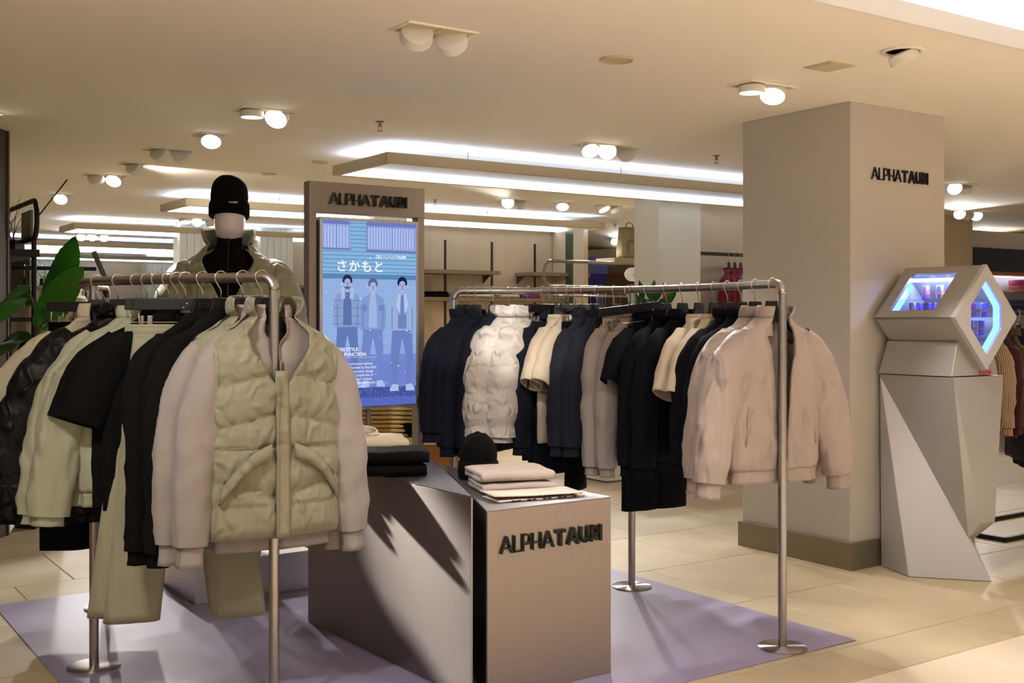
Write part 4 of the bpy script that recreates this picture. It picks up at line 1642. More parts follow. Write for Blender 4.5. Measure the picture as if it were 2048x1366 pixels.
def fold_stack(name, label, cat, x, y, z, rz, mat, L=0.34, Wd=0.30, layers=3, h=0.03, group=None, seed=0, collar=False, droop=0.0):
    """one garment folded back and forth; the rolled edge faces -y"""
    o = thing(name, label, cat, (x, y, z), rz, group)
    pts = []
    th = h / layers
    r = th / 2
    for i in range(layers):
        zc = th * (i + 0.5)
        y0, y1 = (-Wd / 2 + 0.012, Wd / 2 - 0.012)
        seg = [(y0 + (y1 - y0) * k / 12, zc) for k in range(13)]
        if i % 2 == 0:
            seg = seg[::-1]
        pts += seg
        if i < layers - 1:
            yy = seg[-1][0]
            s = -1 if i % 2 == 0 else 1
            for k in range(1, 6):
                a = -90 + 180 * k / 6
                pts.append((yy + s * r * 1.6 * math.cos(R(a)), zc + r + r * math.sin(R(a))))
    rows = []
    n = 26
    for j in range(n + 1):
        f = j / n
        xx = -L / 2 + L * f
        e = max(0, abs(f - 0.5) * 2 - 0.8) / 0.2
        row = []
        for (yy, zz) in pts:
            dz = 0.004 * nz(xx * 9 + seed, yy * 9, zz * 30) + 0.0025 * nz(xx * 25, yy * 25 + seed, zz * 30)
            top = zz / h
            ex = 0.008 * nz(yy * 8, zz * 90, seed) * e
            row.append(Vector((xx + ex * (1 if f > .5 else -1), yy + 0.006 * nz(xx * 7, zz * 60, seed), max(0.0025, zz + dz * top - e * 0.10 * h * top - droop * max(0, f - 0.55) * top))))
        rows.append(row)
    m = MB()
    m.grid(rows)
    b = m.build('folded_cloth', mat, o, smooth=True)
    md = b.modifiers.new('solid', 'SOLIDIFY')
    md.thickness = th * 0.82
    md.offset = 0
    if collar:
        m = MB()
        rr = []
        for i in range(5):
            f = i / 4
            rr.append([Vector((-0.02 + 0.12 * math.cos(R(t)) * (1 - .12 * f), 0.055 + 0.055 * math.sin(R(t)) * (1 - .1 * f), h + 0.002 + 0.042 * f * (0.55 + .45 * math.sin(R(t))))) for t in range(-60, 245, 15)])
        m.grid(rr)
        m.build('collar', mat, o, smooth=True, solid=0.007)
    return o


def beanie_mesh(r=0.095, h=0.2, cuffh=0.075, n=120, slump=0.3):
    def rib(rr, z, t):
        return rr * (1 + 0.022 * math.cos(60 * t)) * (1 + 0.02 * math.cos(2 * t + z * 20))
    c1 = h - cuffh
    prof = [(r * 0.95, cuffh * 0.6), (r * 1.0, cuffh), (r * 1.02, cuffh + 0.25 * c1), (r * 0.98, cuffh + 0.5 * c1), (r * 0.88, cuffh + 0.74 * c1), (r * 0.70, cuffh + 0.91 * c1), (r * 0.42, h - 0.002), (r * 0.15, h - 0.004), (0.001, h - .008)]
    cr = MB()
    P = catmull([(a, 0, b) for a, b in prof], 4)
    cr.lathe([(max(0.001, p.x), p.z) for p in P], n, fn=rib)
    v = []
    for p in cr.v:
        f = max(0, (p[2] - cuffh) / (h - cuffh))
        v.append((p[0] * (1 + 0.05 * f), p[1], p[2] - slump * 0.05 * f * f * math.cos(math.atan2(p[1], p[0]) * 2) * min(1, math.hypot(p[0], p[1]) / (0.6 * r)) - slump * 0.03 * f * math.exp(-((p[0] + 0.01) / 0.022) ** 2) + 0.006 * f * nz(p[0] * 18, p[1] * 18, 2)))
    cr.v = v
    cf = MB()
    q = [(r * 0.93, 0.0), (r * 1.04, 0.002), (r * 1.09, 0.018), (r * 1.10, cuffh * 0.6), (r * 1.08, cuffh - 0.006), (r * 1.02, cuffh), (r * 0.97, cuffh - 0.01), (r * 0.93, cuffh * .5)]
    P = catmull([(a, 0, b) for a, b in q], 3)
    cf.lathe([(p.x, p.z) for p in P], n, fn=rib)
    return cr, cf


K_BEAN = cloth('beanie_knit', (9, 8, 9), 0.95, 0.02, wr=0)


def counter_goods():
    zt, zr = 0.8045 + 0.002, 0.7465 + 0.002
    # black garments at the front of the taller counter, ivory ones behind
    fold_stack('folded_trousers', 'lower black folded garment of the two on the taller counter', 'folded clothes', -0.565, 5.02, zt, R(12), K_BLKT, 0.335, 0.25, 2, 0.050, 'black folded garments', 1)
    fold_stack('folded_trousers', 'upper black folded garment of the two on the taller counter', 'folded clothes', -0.555, 5.02, zt + 0.055, R(12), K_BLKT, 0.335, 0.24, 2, 0.056, 'black folded garments', 2)
    for k in range(3):
        fold_stack('folded_sweatshirt', ('lowest', 'middle', 'topmost')[k] + ' ivory folded sweatshirt behind the black ones', 'folded clothes', -0.735 + 0.006 * k, 5.36 + 0.004 * k, zt + 0.038 * k, R(10 + 2 * k), K_IVORYF,
                   0.42, 0.28, 2, 0.034 if k < 2 else 0.052, 'ivory folded sweatshirts', 10 + k, collar=(k == 2))
    # blush sweatshirts and paper folders on the lower counter
    for k in range(2):
        fold_stack('folded_sweatshirt', ('lower', 'upper')[k] + ' blush folded sweatshirt on the lower counter', 'folded clothes', -0.005 - 0.012 * k, 4.975 + 0.01 * k, zr + 0.044 * k, R(16 + 2 * k), K_BLUSHF,
                   0.33, 0.27, 2, 0.040 if k == 0 else 0.046, 'blush folded sweatshirts', 20 + k)
    for k in range(2):
        t = thing('paper_folder', ('lower', 'upper')[k] + ' printed paper folder in front of the blush sweatshirts', 'folder', (0.09 - 0.01 * k, 4.735, zr + 0.0 + 0.011 * k), R(27 - 5 * k), 'printed paper folders')
        m = MB()
        rows = []
        for i in range(9):
            f = i / 8
            rows.append([Vector((-0.20 + 0.40 * f, -0.085 + 0.17 * j / 6, 0.003 + 0.016 * max(0, 0.4 - f) * k + 0.003 * nz(f * 3, j, k))) for j in range(7)])
        m.grid(rows)
        m.build('cover', pm('folder_paper_%d' % k, (222, 206, 196), 0.7), t, smooth=True, solid=0.004)
        m = MB()
        for i in range(14):
            if (i * 7 + k * 3) % 3:
                m.box(-0.17 + 0.024 * i, -0.0885, 0.0005, -0.153 + 0.024 * i, -0.0862, 0.0045)
        o = m.build('edge_print', M_BLACK, t)
        o['kind'] = 'stuff'
        m = MB()
        for i in range(6):
            m.box(-0.02 + 0.022 * i, 0.02, 0.0062, -0.01 + 0.022 * i, 0.03, 0.0066)
        o = m.build('cover_print', M_CLIP, t)
        o['kind'] = 'stuff'
    # beanie
    t = thing('beanie', 'black ribbed beanie standing on the lower steel counter', 'hat', (-0.158, 5.28, zr), R(20))
    cr, cf = beanie_mesh(0.084, 0.205, 0.082, slump=0.55)
    cr.build('crown', K_BEAN, t, smooth=True)
    cf.build('turned_cuff', K_BEAN, t, smooth=True)


counter_goods()


# ------------------------------------------------------------------ mannequin
def mannequin():
    bx, by, bz = -1.545, 6.17, 0.2165
    rz = R(8)
    o = thing('mannequin', 'white faceless mannequin standing on the silver plinth', 'mannequin', (bx, by, bz), rz)
    # head and neck as one smooth skin
    prof = [(0.058, 1.58), (0.056, 1.64), (0.056, 1.685), (0.060, 1.705), (0.072, 1.735), (0.080, 1.78), (0.083, 1.83), (0.078, 1.88), (0.060, 1.92), (0.030, 1.938), (0.004, 1.942)]
    P = catmull([(a, 0, b) for a, b in prof], 5)
    rows = []
    for p in P:
        row = []
        for j in range(36):
            t = 2 * PI * j / 36
            c, s = math.cos(t), math.sin(t)
            z = p.z
            deep = 1.0
            fy = 0.0
            if z > 1.70:
                k = min(1, (z - 1.70) / 0.06)
                deep = 1 + 0.22 * k
                fy = -0.018 * k
                if s < 0:      # face side: chin and jaw plane
                    ch = math.exp(-((z - 1.745) / 0.030) ** 2)
                    fy -= 0.012 * ch * (-s)
            row.append(Vector((p.x * S(c, .95), fy + p.x * deep * S(s, .92), z)))
        rows.append(row)
    m = MB()
    m.grid(rows, True)
    m.f.append(tuple((len(rows) - 1) * 36 + j for j in range(36)))
    m.build('head', M_MANN, o, smooth=True)
    # body skin under the clothes
    me = bpy.data.meshes.new('body')
    vs = [(0, 0, 0.98), (0, 0, 1.15), (0, 0.01, 1.42), (0, 0, 1.60), (0, 0, 1.68),
          (0.10, 0, 0.92), (0.11, -0.01, 0.52), (0.12, 0.02, 0.10), (0.125, -0.09, 0.03),
          (-0.10, 0, 0.92), (-0.11, -0.01, 0.52), (-0.12, 0.02, 0.10), (-0.125, -0.09, 0.03),
          (0.18, 0, 1.56), (0.25, 0, 1.30), (0.25, -0.05, 1.04), (-0.18, 0, 1.56), (-0.25, 0, 1.30), (-0.25, -0.05, 1.04)]
    es = [(0, 1), (1, 2), (2, 3), (3, 4), (0, 5), (5, 6), (6, 7), (7, 8), (0, 9), (9, 10), (10, 11), (11, 12), (3, 13), (13, 14), (14, 15), (3, 16), (16, 17), (17, 18)]
    rad = [.13, .12, .13, .10, .055, .085, .06, .042, .035, .085, .06, .042, .035, .055, .042, .035, .055, .042, .035]
    me.from_pydata(vs, es, [])
    me.materials.append(M_MANN)
    b = bpy.data.objects.new('body', me)
    C.objects.link(b)
    b.parent = o
    md = b.modifiers.new('skin', 'SKIN')
    for i, sv in enumerate(me.skin_vertices[0].data):
        sv.radius = (rad[i], rad[i])
    me.skin_vertices[0].data[0].use_root = True
    sb = b.modifiers.new('sub', 'SUBSURF')
    sb.levels = sb.render_levels = 1
    # half-zip knit
    kx = thing('half_zip_top', 'black half zip top under the mannequin parka', 'sweater', (bx, by, bz), rz)
    tab = [(1.735, .066, .070), (1.69, .068, .072), (1.65, .085, .080), (1.60, .17, .10), (1.50, .20, .12), (1.05, .19, .12)]
    m = MB()
    m.grid(torso(tab, None, 40, 34, None, 0.003, 3))
    m.build('body', K_BLKT, kx, smooth=True)
    m = MB()
    m.tube([(0, -0.073, 1.73), (0, -0.076, 1.69), (0, -0.085, 1.65), (0, -0.104, 1.60), (0, -0.123, 1.50)], 0.004, 6)
    m.build('zip', M_BLACKM, kx)
    m = MB()
    m.box(-0.006, -0.084, 1.695, 0.006, -0.076, 1.712)
    m.build('zip_pull', M_BLACKM, kx)
    # black trousers and shoes
    tr = trousers('trousers', 'black trousers worn by the mannequin', bx, by, rz, K_BLKT, None, waist_z=1.08, bottom=0.12, hw=0.17, leg=0.11, spread=0.12, seed=9, hd=0.10, bot=0.09)
    tr.location.z = bz
    for s in (-1, 1):
        q = Vector((s * 0.125, -0.04, 0))
        q = Matrix.Rotation(rz, 3, 'Z') @ q
        sh = thing('shoe', 'black shoe of the mannequin on the plinth, %s foot' % ('its left' if s > 0 else 'its right'), 'shoe', (bx + q.x, by + q.y, bz), rz)
        m = MB()
        rows = []
        for i in range(9):
            f = i / 8
            yy = 0.09 - 0.26 * f
            w = 0.045 * (0.75 + 0.5 * math.sin(PI * min(1, f * 1.1)) ** .7)
            hh = 0.095 * (1 - f) ** 0.7 + 0.035
            if i in (0, 8):
                w *= 0.6
            rows.append([Vector((w * S(math.cos(2 * PI * j / 16), .7), yy, 0.012 + hh * (0.5 + 0.5 * S(math.sin(2 * PI * j / 16), .7)))) for j in range(16)])
        m.grid(rows, True)
        m.f += [tuple(range(16)), tuple(8 * 16 + j for j in range(16))]
        m.build('upper', K_BLKP, sh, smooth=True)
        m = MB()
        m.prism([(0.04 * math.cos(R(t)) * 1.15, -0.04 + 0.14 * math.sin(R(t))) for t in range(0, 360, 20)], 0, 0.02)
        m.build('sole', M_BLACK, sh)
    # sage parka
    P = top_garment('puffer_parka', 'sage puffer parka worn open at the neck by the mannequin', 'jacket', bx, by, rz, K_MANQ, None, hem=0.86, hw=0.275, hd=0.165, neck=(0.112, 0.105), neck_z=1.560,
                    sh=0.245, collar='splay', splay=0.34, cbul=0.014, dsh=0.03, collar_h=0.092, gap=[(1.575, 0.95), (1.50, 0.62), (1.40, 0.30), (1.25, 0.08), (0.9, 0.0)], quilt=hquilt(0.20, 0.016, 0.12, 6),
                    sleeve={'path': [(0.16, 0, 1.425), (0.235, 0, 1.36), (0.30, -0.01, 1.18), (0.315, -0.04, 1.0), (0.29, -0.11, 0.86)],
                            'rx': [(0, .07), (.15, .105), (.5, .105), (1, .07)], 'ry': [(0, .08), (.2, .115), (.6, .105), (1, .07)]},
                    squilt=squilt(0.16, 0.014, 4), cuff=0.05, band=0.05, seed=201, rows=70, n=64)
    P.location.z = bz + 0.12
    # beanie
    t = thing('beanie', 'black ribbed beanie with a small white label on the mannequin head', 'hat', (bx, by - 0.028, bz + 1.832), rz)
    t.rotation_euler = (R(-9), 0, rz)
    cr, cf = beanie_mesh(0.099, 0.225, 0.080, slump=0.15)
    for g in (cr, cf):
        g.v = [(p[0] * 0.98, p[1] * 1.20 + 0.010, p[2]) for p in g.v]
    cr.build('crown', K_BEAN, t, smooth=True)
    cf.build('turned_cuff', K_BEAN, t, smooth=True)
    m = MB()
    for i in range(9):
        w = 0.0022 if i < 5 else 0.0036
        m.box(0.012 + 0.0052 * i, -0.1245, 0.048, 0.012 + 0.0052 * i + w, -0.116, 0.055)
    o = m.build('woven_label', M_RIBT, t)
    o['kind'] = 'stuff'


mannequin()


# ------------------------------------------------------------------ screen totem
def totem():
    ox, oy = -1.172, 6.50
    o = thing('screen_totem', 'steel totem with a tall lit advertising screen and raised lettering', 'display screen', (ox, oy, 0.0045), ANG)
    Wt, H = 0.765, 2.287
    hb = 2.108       # underside of the header
    m = MB()
    m.box(0, -0.002, hb, Wt, 0.075, H)
    m.build('header', M_STEEL2, o, bevel=0.002)
    wordmark(o, 0.125, -0.003, 2.158, 0.515, 0.067, 0.018, pm('letter_gloss', (20, 22, 26), 0.12))
    m = MB()
    m.box(0, 0, 0.02, 0.046, 0.075, hb)
    m.build('post', M_STEEL2, o, bevel=0.002)
    m = MB()
    m.box(Wt - 0.046, 0, 0.02, Wt, 0.075, hb)
    m.build('post', M_STEEL2, o, bevel=0.002)
    m = MB()
    m.box(-0.05, -0.14, 0, Wt + 0.05, 0.24, 0.02)
    m.build('foot_plate', M_STEEL2, o, bevel=0.002)
    m = MB()
    m.tube([(0.40, 0.04, 0.02), (0.40, 0.04, 1.0)], 0.016, 16)
    m.build('centre_pole', M_STEEL, o, auto=True)
    # screen
    sx0, sx1, sz0, sz1 = 0.062, 0.716, 0.952, 2.082
    m = MB()
    m.box(sx0, -0.012, sz0, sx1, 0.055, sz1)
    sc = m.build('screen_case', M_ALU, o, bevel=0.003)
    m = MB()
    m.box(sx0 - 0.022, 0.02, sz0 + 0.03, sx0, 0.05, sz1 - 0.02)
    m.build('case_back', M_BLACK, o)
    m = MB()
    m.tube([(sx1 - 0.07, 0.02, sz1), (sx1 - 0.075, 0.02, sz1 + 0.02), (sx1 - 0.07, 0.02, hb)], 0.002, 6)
    m.build('hang_wire', M_WIRE, o)
    e = 0.017
    x0, x1, z0, z1 = sx0 + e, sx1 - e, sz0 + e, sz1 - e
    w, h = x1 - x0, z1 - z0
    cnt = [0]

    def P(fx, fy):
        return (x0 + w * fx, z1 - h * fy)

    mats = {}

    def EM(c, s=0.62):
        k = (c, s)
        if k not in mats:
            mats[k] = em('screen_colour', c, s)
        return mats[k]

    def poly(name, pts, col, lay):
        y = -0.0125 - 0.00012 * lay
        q = [P(*p) for p in pts]
        m = MB()
        m.add([(a, y, b) for a, b in q], [tuple(range(len(q)))])
        ob = m.build(name, EM(col), sc)
        return ob

    def rect(name, a, b, c, d, col, lay):
        return poly(name, [(a, b), (c, b), (c, d), (a, d)], col, lay)

    def multi(name, rects, col, lay):
        y = -0.0125 - 0.00012 * lay
        m = MB()
        for (a, b, c, d) in rects:
            q = [P(a, b), P(c, b), P(c, d), P(a, d)]
            m.add([(s, y, t) for s, t in q], [(0, 1, 2, 3)])
        ob = m.build(name, EM(col), sc)
        ob['kind'] = 'stuff'
        return ob

    # the picture: a shop front in cool blue
    rect('picture_siding', 0, 0, 1, 0.31, (138, 184, 226), 1)
    multi('picture_siding_lines', [(0, 0.022 * i + 0.008, 1, 0.022 * i + 0.0115) for i in range(14)], (84, 134, 178), 2)
    rect('picture_window', 0, 0.0, 0.285, 0.155, (150, 170, 226), 3)
    rect('picture_window', 0.46, 0.0, 1, 0.16, (146, 164, 224), 3)
    multi('picture_curtain', [(0.02 + 0.032 * i, 0.03, 0.034 + 0.032 * i, 0.145) for i in range(8)] + [(0.475 + 0.03 * i, 0.03, 0.489 + 0.03 * i, 0.145) for i in range(17)], (184, 202, 246), 4)
    multi('picture_window_frame', [(0, 0, 0.285, 0.02), (0.14, 0.02, 0.147, 0.15), (0, 0.148, 0.295, 0.157), (0.455, 0, 1, 0.022), (0.455, 0.152, 1, 0.163), (0.73, 0.02, 0.737, 0.155), (0.455, 0, 0.463, 0.16)], (112, 126, 196), 5)
    multi('picture_snow', [(random.random(), random.random() * 0.95, 0, 0) for i in range(1)], (220, 232, 255), 5) if False else None
    rect('picture_lintel', 0, 0.285, 1, 0.312, (92, 138, 186), 3)
    rect('picture_shutter', 0, 0.312, 1, 0.665, (156, 186, 234), 1)
    multi('picture_shutter_lines', [(0, 0.318 + 0.012 * i, 1, 0.3205 + 0.012 * i) for i in range(29)], (130, 162, 216), 2)
    rect('picture_pavement', 0, 0.665, 1, 0.72, (150, 172, 232), 1)
    rect('picture_pavement', 0, 0.72, 1, 0.76, (122, 142, 214), 1)
    rect('picture_pavement', 0, 0.76, 1, 0.90, (118, 136, 212), 1)
    rect('picture_ground', 0, 0.90, 1, 0.955, (72, 86, 160), 2)
    rect('picture_ground', 0, 0.955, 1, 1.0, (92, 108, 196), 2)
    multi('picture_gravel', [(a, b, a + 0.012, b + 0.004) for a, b in [(random.random() * .98, 0.895 + random.random() * 0.06) for i in range(160)]], (108, 124, 196), 3)
    multi('picture_snowflakes', [(a, b, a + s, b + s * 0.6) for a, b, s in [(random.random() * .97, random.random() * 0.93, 0.004 + 0.012 * random.random() ** 3) for i in range(90)]], (214, 228, 255), 12)

    def person(cx, top, sc_, jac, tee, leg, hair, skin, style):
        def q(dx, dy):
            return (cx + dx * sc_ * 0.82, top + dy * sc_)
        # legs, jacket, arms, head and hair as flat shapes on the screen
        poly('picture_person', [q(-.135, .27), q(.135, .27), q(.15, .42), q(.14, .60), q(.06, .60), q(.045, .42), q(.0, .33), q(-.04, .42), q(-.06, .60), q(-.145, .60), q(-.16, .42)], leg, 6)
        poly('picture_shoes', [q(-.17, .61), q(-.13, .585), q(-.05, .59), q(-.05, .625), q(-.17, .625)], (178, 196, 240), 7)
        poly('picture_shoes', [q(.05, .59), q(.13, .585), q(.17, .61), q(.17, .625), q(.05, .625)], (178, 196, 240), 7)
        poly('picture_jacket', [q(-.05, .075), q(.05, .075), q(.15, .10), q(.19, .17), q(.185, .27), q(.15, .30), q(.13, .285), q(-.13, .285), q(-.15, .30), q(-.19, .27), q(-.19, .17), q(-.15, .10)], jac, 7)
        poly('picture_top', [q(-.035, .075), q(.035, .075), q(.055, .15), q(.06, .275), q(-.06, .275), q(-.055, .15)], tee, 8)
        if style == 0:
            multi('picture_quilting', [(cx - .16 * sc_, top + (.13 + .045 * i) * sc_, cx - .06 * sc_, top + (.134 + .045 * i) * sc_) for i in range(4)]
                  + [(cx + .06 * sc_, top + (.13 + .045 * i) * sc_, cx + .16 * sc_, top + (.134 + .045 * i) * sc_) for i in range(4)], (104, 132, 186), 9)
            poly('picture_collar', [q(-.09, .06), q(-.04, .05), q(-.03, .12), q(-.08, .13)], (176, 196, 236), 9)
            poly('picture_collar', [q(.04, .05), q(.09, .06), q(.08, .13), q(.03, .12)], (176, 196, 236), 9)
        elif style == 1:
            multi('picture_pockets', [(cx - .13 * sc_, top + .14 * sc_, cx - .07 * sc_, top + .175 * sc_), (cx + .07 * sc_, top + .14 * sc_, cx + .13 * sc_, top + .175 * sc_)], (112, 142, 200), 9)
        else:
            poly('picture_lapel', [q(-.05, .075), q(-.02, .08), q(-.03, .20), q(-.085, .14)], (186, 204, 242), 9)
            poly('picture_lapel', [q(.05, .075), q(.02, .08), q(.03, .20), q(.085, .14)], (186, 204, 242), 9)
        multi('picture_arm_line', [(cx - .118 * sc_, top + .15 * sc_, cx - .110 * sc_, top + .28 * sc_), (cx + .110 * sc_, top + .15 * sc_, cx + .118 * sc_, top + .28 * sc_)], (96, 120, 178), 9)
        poly('picture_neck', [q(-.022, .05), q(.022, .05), q(.028, .085), q(-.028, .085)], skin, 9)
        poly('picture_face', [(cx + .046 * sc_ * math.cos(R(t)) * (1 - .18 * (math.sin(R(t)) > 0) * math.sin(R(t))), top + .03 * sc_ + .038 * sc_ * math.sin(R(t))) for t in range(0, 360, 24)], skin, 10)
        hp = [(cx + .056 * sc_ * math.cos(R(t)), top + .018 * sc_ + .036 * sc_ * math.sin(R(t))) for t in range(170, 371, 20)]
        hp += [q(.046, .035), q(.036, .012), q(.0, .004), q(-.036, .014), q(-.046, .036)]
        poly('picture_hair', hp, hair, 11)
        multi('picture_features', [(cx - .026 * sc_, top + .026 * sc_, cx - .012 * sc_, top + .0295 * sc_), (cx + .012 * sc_, top + .026 * sc_, cx + .026 * sc_, top + .0295 * sc_),
                                   (cx - .005 * sc_, top + .032 * sc_, cx + .005 * sc_, top + .044 * sc_), (cx - .013 * sc_, top + .050 * sc_, cx + .013 * sc_, top + .053 * sc_)], (70, 80, 128), 12)
        if hair == (40, 46, 84) and style == 0:
            poly('picture_beard', [(cx + .040 * sc_ * math.cos(R(t)), top + .05 * sc_ + .018 * sc_ * math.sin(R(t))) for t in range(10, 171, 16)], (96, 104, 150), 11)

    person(0.255, 0.305, 0.93, (140, 164, 212), (96, 118, 176), (104, 124, 188), (40, 46, 84), (176, 186, 226), 0)
    person(0.525, 0.322, 0.92, (132, 160, 214), (164, 186, 234), (116, 138, 204), (92, 104, 156), (180, 190, 230), 1)
    person(0.845, 0.312, 0.98, (156, 180, 226), (112, 136, 196), (112, 132, 198), (28, 34, 70), (172, 182, 224), 2)

    white = em('screen_text_white', (244, 248, 255), 0.66)

    def txt(body, fx, fy, size, off=0.0, lay=14, sp=1.0, name='caption'):
        me = text_mesh(body, size, 0.0, off, spacing=sp)
        a, b = P(fx, fy)
        place_text(name, me, white, sc, XZ(a, -0.0125 - 0.00012 * lay, b))

    txt('WHERE STYLE\nMEETS FUNCTION', 0.075, 0.70, 0.0285, 0.0006)
    rect('caption_rule', 0.0, 0.7345, 0.565, 0.7362, (214, 226, 255), 14)
    txt('AlphaTauri is a premium fashion\nlifestyle brand founded by Red Bull.\nCombining contemporary design\nwith the functional properties of\nsportswear, AlphaTauri creates\nclothing that brings together style,\ncomfort and performance.', 0.072, 0.775, 0.0215)
    txt('さかもと', 0.135, 0.268, 0.076, 0.0012, sp=1.12, name='picture_sign')
    me_b = thing('tmp', None, None)
    bpy.data.objects.remove(me_b, do_unlink=True)
    a, b = P(0.63, 0.196)
    hold = MB()
    for c in (-0.010, 0.010):
        hold.tube([(a - 0.026 + c + 0.0085 * math.cos(R(t)), -0.0142, b + 0.008 + 0.0085 * math.sin(R(t))) for t in range(0, 361, 30)], 0.0022, 4)
    hold.build('picture_emblem', white, sc)
    wordmark(sc, a, -0.0140, b, w * 0.255, 0.0195, 0.0004, white, per_letter=False, name='picture_logo')
    return o


totem()


# ------------------------------------------------------------------ drinks cooler
def cooler():
    def L(a, b, z):
        return Vector((a - 5.63, b - 3.85, z))
    t = thing('drinks_cooler', 'faceted grey drinks cooler with a glowing diamond window beside the column', 'fridge', W(5.63, 3.85), ANG)
    AP, RL, BL, TIP = (5.654, 4.37, 1.155), (5.66, 4.365, 0.002), (5.55, 4.09, 0.002), (5.84, 3.75, 0.002)
    m = MB()
    m.hull([L(*p) for p in (AP, (5.627, 3.85, 1.16), (6.111, 3.85, 1.16), (6.111, 4.37, 1.16), (5.887, 3.85, .314), (6.026, 3.85, .306), (5.803, 3.874, .232), (6.0, 3.97, .19), (5.82, 4.36, .2), (6.03, 4.36, .2), (5.65, 4.37, 1.16))])
    m.build('upper_body', M_GREYK, t, bevel=0.003)
    m = MB()
    m.hull([L(*p) for p in (AP, RL, BL, TIP, (5.90, 3.93, 0.22), (5.98, 4.02, 0.002), (6.0, 4.365, 0.002), (5.95, 4.365, 0.9))])
    m.build('foot', M_KIOSKW, t, bevel=0.003)
    # neck
    m = MB()
    m.hull([L(*p) for p in ((5.627, 3.862, 1.165), (6.08, 3.865, 1.165), (6.08, 4.36, 1.165), (5.627, 4.36, 1.165), (5.70, 3.875, 1.36), (6.02, 3.875, 1.36), (6.02, 4.35, 1.36), (5.70, 4.35, 1.36))])
    m.build('neck', M_GREYK, t, bevel=0.003)
    # diamond prism housing, window in the front face and in the upper left face
    ca, cz, r = 5.87, 1.502, 0.300
    b0, b1 = 3.83, 4.345

    def D(da, dz, b):
        return L(ca + da, b, cz + dz)
    fr = MB()
    # four slabs of the shell; the upper left one is framed round a window
    th = 0.022
    k = 1 / math.sqrt(2)
    cor = [(0, r), (r, 0), (0, -r), (-r, 0)]
    names = ['upper_right_panel', 'lower_right_panel', 'lower_left_panel']
    for i, nm in enumerate(names):
        p, q = cor[i], cor[i + 1]
        ip, iq = (p[0] * (1 - th / r * 1.4), p[1] * (1 - th / r * 1.4)), (q[0] * (1 - th / r * 1.4), q[1] * (1 - th / r * 1.4))
        m = MB()
        v = [D(p[0], p[1], b) for b in (b0, b1)] + [D(q[0], q[1], b) for b in (b0, b1)] + [D(iq[0], iq[1], b) for b in (b0, b1)] + [D(ip[0], ip[1], b) for b in (b0, b1)]
        m.add(v, [(0, 1, 3, 2), (2, 3, 5, 4), (4, 5, 7, 6), (6, 7, 1, 0), (0, 2, 4, 6), (1, 7, 5, 3)])
        m.build(nm, M_GREYK, t)
    # upper left face: local frame s along the slope (bottom left to top), b along the axis
    P0_, P1_ = Vector((-r, 0)), Vector((0, r))
    SLEN = (P1_ - P0_).length
    dd = (P1_ - P0_).normalized()
    nn = Vector((-dd.y, dd.x))

    def U(s, b, o=0.0):
        q = P0_ + dd * s + nn * o
        return D(q.x, q.y, b)

    def slab(m, s0, s1, c0, c1, o0, o1):
        v = [U(s, b, o) for o in (o0, o1) for b in (c0, c1) for s in (s0, s1)]
        m.add(v, [(0, 2, 3, 1), (4, 5, 7, 6), (0, 1, 5, 4), (2, 6, 7, 3), (0, 4, 6, 2), (1, 3, 7, 5)])
    ws0, ws1, wb0, wb1 = 0.055, SLEN - 0.055, b0 + 0.135, b1 - 0.075
    m = MB()
    slab(m, 0.0, ws0, b0, b1, -0.02, 0)
    slab(m, ws1, SLEN - 0.004, b0, b1, -0.02, 0)
    slab(m, ws0, ws1, b0, wb0, -0.02, 0)
    slab(m, ws0, ws1, wb1, b1, -0.02, 0)
    m.build('window_frame', M_GREYK, t)
    m = MB()
    slab(m, ws0, ws1, wb0, wb1, -0.010, -0.007)
    m.build('top_pane', M_GLASS, t)
    # back wall, inner glow and vent
    m = MB()
    m.add([D(*(c + (b1 - 0.004,))) for c in cor] + [D(*(c + (b1,))) for c in cor], [(0, 1, 2, 3), (4, 7, 6, 5), (0, 4, 5, 1), (1, 5, 6, 2), (2, 6, 7, 3), (3, 7, 4, 0)])
    m.build('back_panel', M_GREYK, t)
    m = MB()
    slab(m, 0.05, SLEN - 0.05, b1 - 0.020, b1 - 0.010, -0.12, -0.03)
    m.build('inner_light', E_BLUE, t)
    m = MB()
    slab(m, SLEN - 0.075, SLEN - 0.065, b0 + 0.12, b1 - 0.05, -0.05, -0.03)
    m.build('inner_light', E_WHITEB, t)
    v = MB()
    for k2, rr in enumerate((0.014, 0.026, 0.038)):
        v.tube([D(-0.06 + rr * math.cos(R(a)), 0.15 + rr * math.sin(R(a)), b1 - 0.024) for a in range(0, 361, 20)], 0.0022, 5)
    for a in range(0, 360, 45):
        v.tube([D(-0.06 + 0.01 * math.cos(R(a)), 0.15 + 0.01 * math.sin(R(a)), b1 - 0.024), D(-0.06 + 0.042 * math.cos(R(a)), 0.15 + 0.042 * math.sin(R(a)), b1 - 0.024)], 0.0018, 5)
    v.build('fan_grille', E_WHITEB, t)
    # front frame: a diamond ring with a hexagonal window
    hexa = [(0, r * .72), (r * .50, r * .22), (r * .50, -r * .22), (0, -r * .72), (-r * .50, -r * .22), (-r * .50, r * .22)]

    def ring(m, outer, inner, ba, bb):
        def at(poly, i, n):
            # point of a closed polygon at fraction i/n, by angle
            a = PI / 2 - 2 * PI * i / n
            d = Vector((math.cos(a), math.sin(a)))
            for p, q in zip(poly, poly[1:] + poly[:1]):
                p, q = Vector(p), Vector(q)
                e = q - p
                den = d.x * e.y - d.y * e.x
                if abs(den) < 1e-9:
                    continue
                tt = (p.x * e.y - p.y * e.x) / den
                ss = (p.x * d.y - p.y * d.x) / den
                if tt > 0 and -1e-6 <= ss <= 1 + 1e-6:
                    return d * tt
            return d * 0.1
        n = 48
        rows = []
